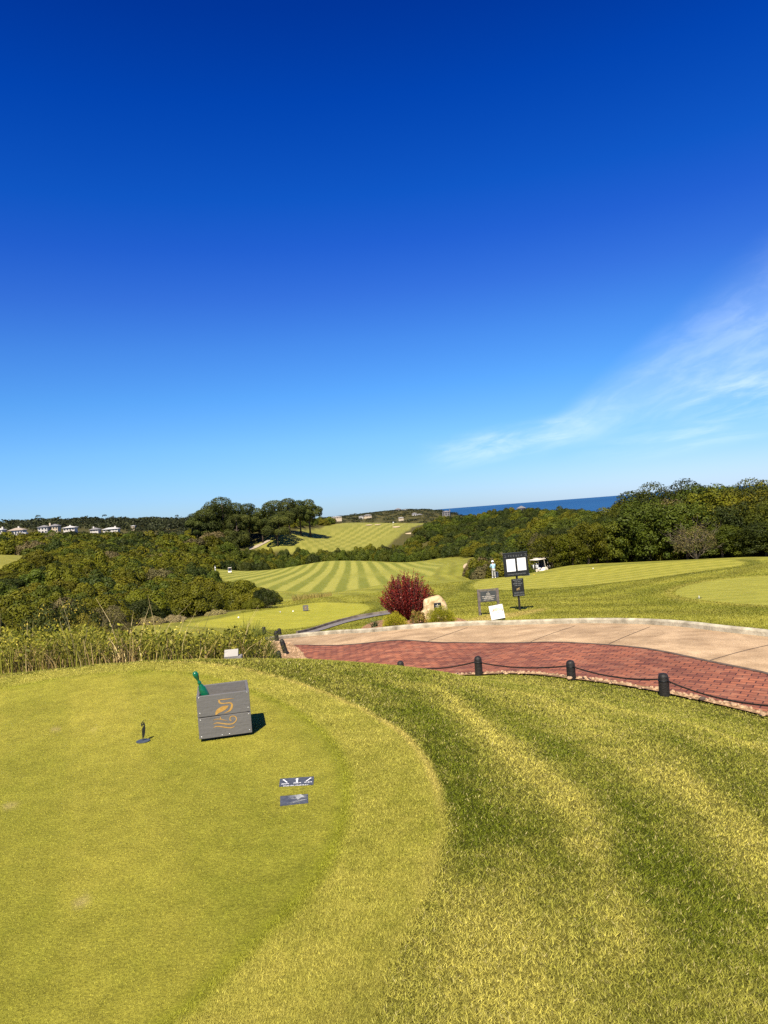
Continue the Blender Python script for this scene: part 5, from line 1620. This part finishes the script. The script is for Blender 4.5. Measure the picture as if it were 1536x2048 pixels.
def dashes(parent, lines, mat, y, name='lettering'):
    """lines too small to be read: word-length strokes"""
    b = MB()
    for xc, z, words, h in lines:
        tot = sum(words) + .35 * h * 2 * (len(words) - 1); x = xc - tot / 2
        for w in words:
            k = max(1, int(round(w / (h * .85))))
            for i in range(k):
                hh = h * (1.0 if (i * 7 + int(w * 1000)) % 3 else .72)
                b.box((x + (i + .5) * w / k, y, z - (h - hh) / 2), (w / k * .62, .003, hh))
            x += w + .7 * h
    return b.out(name, mat, parent)


# ---- tall notice board
g = at(1040, 29.0)
t_ = thing('notice_board', 'tall black notice board with two white sheets and a smaller sign below', 'notice board', g, 0)
t_.rotation_euler = (0, math.radians(-1.0), 0)
MB().box((0, .05, .70), (.075, .06, 1.44), bev=.004).out('post', M_iron, t_)
pn = MB().box((0, 0, 1.81), (.96, .05, .92), bev=.006).out('board', M_black, t_)
MB().box((0, .0, 2.279), (.97, .07, .014)).out('top_cap', M_signgrey, t_)
for s_, xc in (('left', -.195), ('right', .225)):
    zc = 1.80 if s_ == 'left' else 1.815
    MB().box((xc, -.028, zc), (.365, .008, .515)).out('case_frame', M_signgrey, t_)
    sh = MB().box((xc, -.0335, zc - .004), (.335, .004, .485)).out('paper_sheet', M_white, t_)
    L_ = []
    cols = ((.06, .20), (.055, .05)) if s_ == 'left' else ((-.09, .2), (.05, .2), (-.08, -.05), (.06, -.04))
    for cx_, z0 in cols:
        for k in range(7):
            L_.append((xc + cx_, zc + z0 - k * .022, (.03, .05), .008))
    dashes(t_, L_, M_print, -.0365)
text('P  E  Z  U  L  A', .088, M_dim, t_, (0.0, -.0255, 2.155), ext=.002)
text('COURSE INFORMATION', .066, M_dim, t_, (0.0, -.0255, 1.44), ext=.002)
bm = bmesh.new()
for xo in (-.40, .40):
    for p, w in EMB_ST[:2] + EMB_ST[3:5]:
        ribbon(bm, [((q[0] - 640) * .000075 + xo, 2.155 - (q[1] - 950) * .000075) for q in p], [q * .0001 for q in w], -.0262)
me = bpy.data.meshes.new('emblem'); bm.to_mesh(me); bm.free(); me.materials.append(M_dim); o = bpy.data.objects.new('emblem', me); C.objects.link(o); o.parent = t_
MB().box((.37, .07, 1.37), (.30, .07, .085), bev=.005).out('leaflet_tray', M_metal, t_)
MB().box((0, -.005, .905), (.475, .03, .70), bev=.012).out('lower_panel', M_black, t_)
dashes(t_, [(0, 1.205, (.34,), .030), (0, 1.135, (.10, .12), .030), (0, 1.065, (.17, .17), .030), (0, .995, (.11, .12), .030)], M_dim, -.0215)
text('BEWARE', .088, M_dim, t_, (0.02, -.021, .695), ext=.002, spacing=1.1)
text('BABOONS', .080, M_dim, t_, (0.02, -.021, .605), ext=.002, spacing=1.1)
# walking baboon pictogram
bm = bmesh.new(); Y_ = -.0222; q = .00029; bx, bz = .0, .85
for p, w in (([(-180, -40), (-120, 60), (-60, 40), (40, 60), (120, 110)], [60, 90, 95, 100, 80]), ([(110, 110), (160, 150), (200, 120)], [70, 95, 40]), ([(-150, 20), (-220, 60), (-250, -20)], [40, 22, 14]), ([(-130, 0), (-190, -110), (-240, -190)], [60, 45, 28]), ([(-80, 0), (-70, -110), (-100, -200)], [60, 45, 28]), ([(70, 40), (60, -70), (10, -180)], [60, 40, 26]), ([(110, 60), (170, -60), (230, -170)], [55, 38, 26])):
    ribbon(bm, [(bx + a * q, bz + c * q) for a, c in p], [k * q for k in w], Y_)
me = bpy.data.meshes.new('animal_pictogram'); bm.to_mesh(me); bm.free(); me.materials.append(M_bronze); o = bpy.data.objects.new('animal_pictogram', me); C.objects.link(o); o.parent = t_

# ---- two-legged sign and white board leaning in front of it
g = at(979, 27.6)
t_ = thing('two_post_sign', 'low charcoal sign between two weathered wooden posts', 'sign', g, math.radians(3))
for x in (-.36, .36):
    MB().box((x, 0, .46), (.085, .085, 1.04), bev=.006).out('post', M_post, t_)
MB().box((0, 0, .955), (.63, .05, .04), bev=.004).out('top_rail', M_post, t_)
MB().box((0, -.01, .715), (.632, .035, .42), bev=.004).out('frame', M_post, t_)
MB().box((0, -.03, .715), (.585, .012, .375), bev=.003).out('panel', M_signgrey, t_)
dashes(t_, [(0, .86, (.02,), .045), (0, .815, (.13,), .020), (0, .765, (.15,), .020), (0, .715, (.10, .22, .14), .020), (0, .69, (.12, .10), .016), (0, .655, (.20, .24), .018), (0, .625, (.13, .20), .018), (0, .575, (.12, .12, .12), .016)], M_lettr, -.0375)
g = at(996, 26.3)
t_ = thing('leaning_board', 'white square board with orange and yellow print leaning before the two-post sign', 'board', g, math.radians(2))
m_ = Matrix.Rotation(math.radians(-6.0), 4, 'Y') @ Matrix.Rotation(math.radians(-14), 4, 'X')
pn = MB().box((.02, 0, .29), (.50, .018, .50), bev=.003).out('panel', plain('white_board', (.60, .60, .58), .5, .05, 4), t_); pn.matrix_local = m_
for sx in (-.17, .17):
    o = MB().tube([(sx, .02, .40), (sx, .24, .0)], .009, 6).out('prop_leg', M_metal, t_); o.matrix_local = Matrix.Rotation(math.radians(4), 4, 'Y')
text('CARE', .11, M_red, pn, (-.075, -.0105, .36), ext=.001, sx=.72); text('WORX', .11, M_yel, pn, (.115, -.0105, .36), ext=.001, sx=.72)
bm = bmesh.new(); ribbon(bm, [(-.1, .40), (0, .43), (.1, .40)], [.006, .014, .006], -.0105)
ribbon(bm, [(-.02, .27), (.07, .262), (.14, .275)], [.006, .014, .004], -.0105); me = bpy.data.meshes.new('logo_stroke'); bm.to_mesh(me); bm.free(); me.materials.append(M_yel); o = bpy.data.objects.new('logo_stroke', me); C.objects.link(o); o.parent = pn
dashes(pn, [(0, .185, (.10, .14), .010), (-.02, .085, (.14,), .014), (.17, .10, (.02,), .028)], M_print, -.0105)

# ---- second box on the lower tee, and tee markers
g = G(606, 1222.5)
o = tee_box('small dark grey box standing far off on the lower tee', g, math.radians(6)); o.scale = (1.02, 1.0, 1.12)
for px, py, lab, mt in ((560.5, 1225, 'white tee marker left of the far grey box', M_trous), (586, 1223.5, 'white tee marker nearest to the far grey box', M_white), (477, 1236, 'lone white tee marker near the left rim of the lower tee', M_white), (1068, 1150, 'yellow tee marker on the upper lawn below the golf carts', M_yel), (1186, 1137.5, 'lone white tee marker on the upper lawn by the evergreen bank', M_white)):
    g = G(px, py); o = MB().lathe([(.001, -.01), (.045, -.01), (.055, .02), (.05, .05), (.035, .075), (.001, .085)], seg=14).out('tee_marker', mt, None, True); o.location = g; tag(o, lab, 'tee marker')
g = G(1398, 1196.5)
t_ = thing('putting_cup', 'small dark hole with a low marker on the right putting green', 'golf hole', g)
MB().lathe([(.001, .004), (.09, .004), (.10, .012), (.11, .006), (.11, -.02), (.001, -.02)], seg=16).out('cup_rim', M_black, t_)
MB().tube([(0, 0, 0), (0, 0, .10)], .012, 6).out('peg', M_white, t_)


# ---- people
def skin_fig(name, joints, edges, mat, parent=None, sub=1):
    me = bpy.data.meshes.new(name); me.from_pydata([j[:3] for j in joints], edges, []); me.update()
    o = bpy.data.objects.new(name, me); C.objects.link(o)
    if parent: o.parent = parent
    o.modifiers.new('skin', 'SKIN')
    if not me.skin_vertices: me.skin_vertices.new() if hasattr(me.skin_vertices, 'new') else None
    for i, j in enumerate(joints):
        q = j[3] if isinstance(j[3], tuple) else (j[3], j[3])
        me.skin_vertices[0].data[i].radius = q
    me.skin_vertices[0].data[0].use_root = True
    s_ = o.modifiers.new('sub', 'SUBSURF'); s_.levels = sub; s_.render_levels = sub
    me.materials.append(mat)
    return o


def ensure_skin():
    pass


def person(label, loc, rz, top, legs, hat, sc=1.0, bend=.12, group=None, fingers=True):
    t_ = thing('person', label, 'person', loc, rz, group); t_.scale = (sc, sc, sc)
    # faces local +Y
    f = bend
    J = [(0, 0, .95, (.14, .10)), (0, f * .5, 1.15, (.13, .10)), (0, f, 1.38, (.16, .11)), (0, f * 1.25, 1.50, .055), (0, f * 1.6 + .01, 1.58, (.075, .085)), (0, f * 1.6 + .02, 1.68, (.078, .095)), (0, f * 1.6 + .01, 1.75, (.06, .07)),
         (-.10, 0, .88, .095), (-.115, .035, .50, .062), (-.13, 0, .09, .042), (-.14, .13, .035, (.042, .03)),
         (.10, 0, .88, .095), (.115, .035, .50, .062), (.13, 0, .09, .042), (.15, .13, .035, (.042, .03)),
         (-.19, f, 1.42, .062), (-.27, f + .10, 1.16, .045), (-.12, f + .34, 1.02, .033), (-.04, f + .40, .96, .034),
         (.19, f, 1.42, .062), (.26, f + .12, 1.16, .045), (.13, f + .34, 1.00, .033), (.03, f + .41, .92, .034)]
    E = [(0, 1), (1, 2), (2, 3), (3, 4), (4, 5), (5, 6), (0, 7), (7, 8), (8, 9), (9, 10), (0, 11), (11, 12), (12, 13), (13, 14), (2, 15), (15, 16), (16, 17), (17, 18), (2, 19), (19, 20), (20, 21), (21, 22)]
    if fingers:
        for base_i, sx in ((18, -1), (22, 1)):
            bx_, by_, bz_ = J[base_i][:3]
            for k in range(4):
                n0 = len(J); J.append((bx_ + sx * .012 - sx * .002 * k, by_ + .035, bz_ - .012 * k + .014, .0095)); J.append((bx_ - sx * .022, by_ + .045 - .004 * k, bz_ - .013 * k + .008, .008)); E += [(base_i, n0), (n0, n0 + 1)]
            n0 = len(J); J.append((bx_ - sx * .02, by_ + .01, bz_ + .028, .010)); J.append((bx_ - sx * .03, by_ + .035, bz_ + .03, .008)); E += [(base_i, n0), (n0, n0 + 1)]
    hx, hy, hz = 0, f * 1.6 + .02, 1.66
    skin_fig('body', J, E, M_skin, t_, 2)
    for sx in (-1, 1):
        MB().ball((sx * .032, hy + .092, hz + .005), .011, (1, .6, .7), 8).out('eye', M_navy, t_)
        MB().ball((sx * .083, hy, hz - .01), .025, (.35, .7, 1.1), 8).out('ear', M_skin, t_, True)
    MB().ball((0, hy + .10, hz - .025), .017, (.8, 1.2, 1.3), 8).out('nose', M_skin, t_, True)
    MB().ball((0, hy + .085, hz - .065), .022, (1.1, .5, .3), 8).out('mouth', plain('lips', (.35, .14, .12), .6), t_, True)
    MB().ball((0, hy - .018, hz + .02), .098, (.92, 1.02, 1.0), 14).out('hair', M_navy, t_, True)
    skin_fig('jacket', [(0, 0, .90, (.185, .135)), (0, f * .5, 1.15, (.175, .13)), (0, f, 1.37, (.185, .13)), (0, f * 1.2, 1.47, .075), (-.19, f, 1.415, .085), (-.28, f + .10, 1.16, .066), (-.15, f + .30, 1.04, .05), (.19, f, 1.415, .085), (.27, f + .12, 1.16, .066), (.15, f + .31, 1.02, .05)],
             [(0, 1), (1, 2), (2, 3), (2, 4), (4, 5), (5, 6), (2, 7), (7, 8), (8, 9)], top, t_, 2)
    skin_fig('trousers', [(0, 0, .93, (.16, .12)), (-.10, 0, .86, .112), (-.117, .03, .50, .086), (-.13, 0, .10, .066), (.10, 0, .86, .112), (.117, .03, .50, .086), (.13, 0, .10, .066)], [(0, 1), (1, 2), (2, 3), (0, 4), (4, 5), (5, 6)], legs, t_, 2)
    MB().lathe([(.165, 1.705), (.16, 1.715), (.105, 1.73), (.103, 1.80), (.085, 1.845), (.04, 1.862), (.001, 1.864)], (0, hy - .01, 0), 20).out('hat', hat, t_, True)
    for sx in (-1, 1):
        b = MB(); b.box((sx * .138, .06, .045), (.095, .28, .085), rz=-sx * .08, bev=.03); b.out('shoe', M_hat, t_, True)
    return t_


g = G(988, 1156)
golfer = person('golfer in a pale blue jacket, grey trousers and white hat seen from behind', g, math.radians(4), M_jacket, M_trous, M_hat, 1.0, .10)
gm = Matrix.Translation(g) @ Matrix.Rotation(math.radians(4), 4, 'Z')
cl = thing('golf_club', 'golf club held down by the golfer in the pale blue jacket', 'golf club'); cl.matrix_world = gm
MB().tube([(0, .56, 1.02), (.02, .60, .80), (.08, .78, .06)], [.013, .009, .006], 6).out('shaft', M_metal, cl)
MB().box((.11, .785, .035), (.10, .045, .05), bev=.012).out('club_head', M_black, cl)
bg_ = thing('shadow_bag', 'dark stand-in bag added for the shadow at the right foot of the golfer', 'stand-in bag', at(993.5, 79.0) + np.array([.05, 0, 0]), .3)  # dark bag added where the golfer's shadow lies
b = MB(); b.lathe([(.001, 0), (.13, 0), (.14, .1), (.13, .45), (.145, .62), (.12, .63), (.001, .6)], seg=14); b.out('bag', M_navy, bg_, True)
MB().tube([(.14, 0, .55), (.2, .02, .35), (.14, 0, .12)], .016, 6).out('strap', M_black, bg_)
for px, py, sc_, lab, a, b_, d_ in ((410.5, 1136, 1.0, 'distant person in white standing at the far left end of the striped fairway', M_hat, M_trous, None), (430.5, 1142, .95, 'distant person in white walking towards the far cart on the fairway', M_hat, M_hat, None)):
    person(lab, G(px, py), random.uniform(0, 6), a, b_, M_hat, sc_, .02, fingers=False)


# ---- golf carts
def golf_cart(label, loc, rz, group=None):
    t_ = thing('golf_cart', label, 'golf cart', loc, rz, group)
    MB().prism([(-1.15, .32), (-1.12, .62), (-.55, .68), (-.35, .40), (.40, .36), (.62, .72), (1.0, .80), (1.18, .55), (1.18, .30)], -.56, .56).out('body', M_cream, t_)
    o = MB().box((0, 0, .30), (2.1, 1.0, .10)).out('chassis', M_black, t_)
    MB().box((-.42, 0, .74), (.52, 1.04, .14), bev=.04).out('seat', M_hat, t_)
    MB().box((-.70, 0, 1.02), (.12, 1.04, .42), bev=.04).out('seat_back', M_hat, t_)
    MB().box((-.08, 0, 1.88), (1.85, 1.20, .10), bev=.045).out('roof', M_cream, t_, True)
    for sy in (-1, 1):
        MB().tube([(.78, sy * .50, .74), (.52, sy * .52, 1.84)], .028, 8).out('front_pillar', M_cream, t_)
        MB().tube([(-.98, sy * .50, .62), (-.86, sy * .52, 1.84)], .028, 8).out('rear_pillar', M_black, t_)
        for x in (-.80, .82):
            w_ = MB().lathe([(.10, -.09), (.22, -.09), (.235, -.05), (.235, .05), (.22, .09), (.10, .09)], seg=18, m=Matrix.Translation((x, sy * .50, .235)) @ Matrix.Rotation(math.pi / 2, 4, 'X')).out('wheel', M_tyre, t_, True)
            MB().lathe([(.001, -.095), (.12, -.095), (.12, .095), (.001, .095)], seg=14, m=Matrix.Translation((x, sy * .50, .235)) @ Matrix.Rotation(math.pi / 2, 4, 'X')).out('rim', M_metal, w_)
    gl = MB(); gl.box((.655, 0, 1.29), (.012, .98, .98)); w_ = gl.out('windscreen', M_glass, t_); w_.matrix_local = Matrix.Translation((.655, 0, 1.29)) @ Matrix.Rotation(math.radians(-13), 4, 'Y') @ Matrix.Translation((-.655, 0, -1.29))
    MB().tube([(.62, .26, .78), (.36, .26, .98)], .018, 6).out('steering_column', M_black, t_)
    MB().lathe([(.15, -.012), (.165, 0), (.15, .012)], seg=16, m=Matrix.Translation((.34, .26, 1.0)) @ Matrix.Rotation(math.radians(-50), 4, 'Y')).out('steering_wheel', M_black, t_)
    for sy in (-.24, .24):
        MB().lathe([(.12, .42), (.13, .7), (.11, 1.05), (.13, 1.15), (.09, 1.16)], (-1.02, sy, .1), 12).out('bag_holder', M_black, t_, True)
    MB().box((-1.16, 0, .48), (.06, 1.0, .14), bev=.02).out('rear_bumper', M_black, t_)
    return t_


p = pt(1084, 1141.0, 101); golf_cart('cream golf cart parked at the trees, the farther of the overlapping pair', (p[0], p[1], max(z1(p[0], p[1]), p[2] - .15)), math.radians(38))
p = pt(1078, 1145.0, 97); golf_cart('cream golf cart parked at the trees, the nearer of the overlapping pair', (p[0], p[1], max(z1(p[0], p[1]), p[2] - .25)), math.radians(38))
c3 = golf_cart('white golf cart with a dark windscreen alone on the striped fairway', G(460, 1146.5), math.radians(-80))
c4 = golf_cart('pale golf cart half hidden at the far left tip of the striped fairway', G(399, 1138.5), math.radians(20))


# ---- houses
def house(label, px, base, d, w, dp, wall_h, roof_h, rz, wm, rm, chim=None, win=4, storeys=1, eave=.6, extra=None, name='house'):
    g = pt(px, base, d)
    t_ = thing(name, label, 'house', g, rz)
    MB().box((0, 0, wall_h / 2 - 2), (w, dp, wall_h + 4)).out('wall', wm, t_)
    E_ = [(-w / 2 - eave, -dp / 2 - eave), (w / 2 + eave, -dp / 2 - eave), (w / 2 + eave, dp / 2 + eave), (-w / 2 - eave, dp / 2 + eave)]
    rl = max(w - dp, .8) / 2
    V = [(x, y, wall_h) for x, y in E_] + [(x, y, wall_h + .25) for x, y in E_] + [(-rl, 0, wall_h + roof_h), (rl, 0, wall_h + roof_h)]
    rf = mk('roof', V, [(3, 2, 1, 0), (0, 1, 5, 4), (1, 2, 6, 5), (2, 3, 7, 6), (3, 0, 4, 7), (4, 5, 9, 8), (5, 6, 9), (6, 7, 8, 9), (7, 4, 8)], rm, t_)
    if chim is not None:
        MB().box((chim, 0, wall_h + roof_h * .55), (1.3, 1.1, roof_h * 1.5 + 1.0)).out('chimney', wm, rf)
    for s_ in range(storeys):
        z0 = wall_h / storeys * (s_ + .5)
        for k in range(win):
            x = -w / 2 + w * (k + .5) / win; ww = w / win * .52; hh = wall_h / storeys * .52
            o = MB().box((x, -dp / 2 - .02, z0), (ww + .3, .16, hh + .3)).out('window', wm, t_)
            MB().box((x, -dp / 2 - .09, z0), (ww, .08, hh)).out('pane', M_glass, o)
    if d < 700: t_.scale = (.88, .88, .9)
    return t_


d = 545
house('white house cut by the left picture edge with a chimney on its right', 0, 1073, 548, 7.5, 7, 5.2, 1.6, 0, M_wall, M_roofw, 2.6, 2, 2)
house('white house with a wide beige hipped roof, beside the house at the picture edge', 36, 1071, 552, 11.5, 8, 4.2, 2.2, .05, M_wall, M_roofp, 1.0, 5, 1, .9)
house('low white annex with a row of dark windows beside the beige-roofed house', 45, 1072, 545, 7.6, 4, 2.4, .5, .05, M_wall, M_roofw, None, 5, 1, .2)
house('cream two-storey house with a grey hipped roof, left one of a pair sharing a chimney', 89, 1066.5, 562, 8.0, 7, 5.0, 1.8, .02, M_wall, M_roofg, None, 3, 2, .7)
house('cream two-storey tower house with a grey pyramid roof, right one of that pair', 111, 1065.5, 566, 6.8, 6.5, 5.6, 1.9, .02, M_beige, M_roofg, -4.2, 3, 2, .8)
house('small white house with a pale flat-looking roof and chimney above the bushes', 141, 1061.5, 590, 10.0, 7, 2.6, 1.5, 0, M_wall, M_roofw, 0, 4, 1, 1.0)
house('grey-roofed house with a white chimney mostly sunk in the bushes', 191, 1063, 600, 7.5, 7, 1.6, 1.9, 0, M_wall, M_roofg, -1.5, 3, 1, .9)
house('long pale-roofed house mostly sunk in the bushes', 223, 1062, 606, 13.5, 8, 1.6, 1.7, .08, M_wall, M_roofw, 3.5, 5, 1, .8)
house('tiny pale house front among the dark trees on the left hill', 267, 1056, 640, 3.5, 4, 2.0, .6, 0, M_beige, M_roofw, None, 2, 1, .3)
house('tiny white house showing left of the pine clump', 371, 1044, 760, 4.0, 5, 1.8, .6, 0, M_wall, M_roofw, None, 2, 1, .3)
house('white villa on the crest of the far hill, with a dark peaked roof', 796, 1022.5, 1380, 11, 9, 3.2, 2.6, .1, M_wall, M_roofg, None, 4, 1, .8)
house('low white wing on the crest of the far hill, right of the dark peaked villa', 812, 1022.5, 1385, 14, 8, 2.6, .8, 0, M_wall, M_roofw, 5, 6, 1, .4)
house('long low pale house at the left foot of the far hill', 673, 1037.5, 1040, 14, 8, 2.4, .8, .1, M_beige, M_roofw, None, 6, 1, .4)
house('small dark-roofed house on the left slope of the far hill', 735, 1034, 1150, 12, 8, 2.4, 1.8, .1, M_beige, M_roofg, None, 5, 1, .4)
house('small white flat house left of the small dark-roofed one', 722, 1035, 1140, 6.5, 6, 1.8, .5, 0, M_wall, M_roofw, None, 3, 1, .3)
house('white gabled house halfway up the right of the far hill', 829, 1033, 1180, 6.5, 6, 4.2, 2.0, .4, M_wall, M_roofg, None, 2, 1, .4)
house('grey wide house beside the white gabled one on the far hill', 838, 1033, 1190, 9.5, 7, 2.6, 1.8, .1, M_roofp, M_roofg, None, 4, 1, .5)
house('pinkish low house lowest on the far hill above the fairway', 802, 1039, 1080, 7.5, 6, 2.6, .8, 0, M_beige, M_roofw, None, 4, 1, .3)
house('dark grey building with a raised right end where hill meets sea', 893, 1031, 900, 9, 8, 4.2, 1.6, -.2, M_roofg, M_roofg, 4.2, 3, 2, .4)
house('grey gabled house rising above the wooded ridge in front of the sea', 1043, 1024, 560, 5.0, 5, 3.0, 2.2, .6, M_roofg, M_roofg, None, 2, 1, .4)
g = G(786, 1051)
t_ = thing('golf_flag', 'tiny white golf flag on the far green', 'flag', g)
MB().tube([(0, 0, 0), (0, 0, 2.6)], .05, 6).out('flagstick', M_white, t_); b = MB(); b.prism([(0, 2.0), (.9, 2.15), (.8, 2.5), (0, 2.6)], -.02, .02); b.out('flag_cloth', M_white, t_)
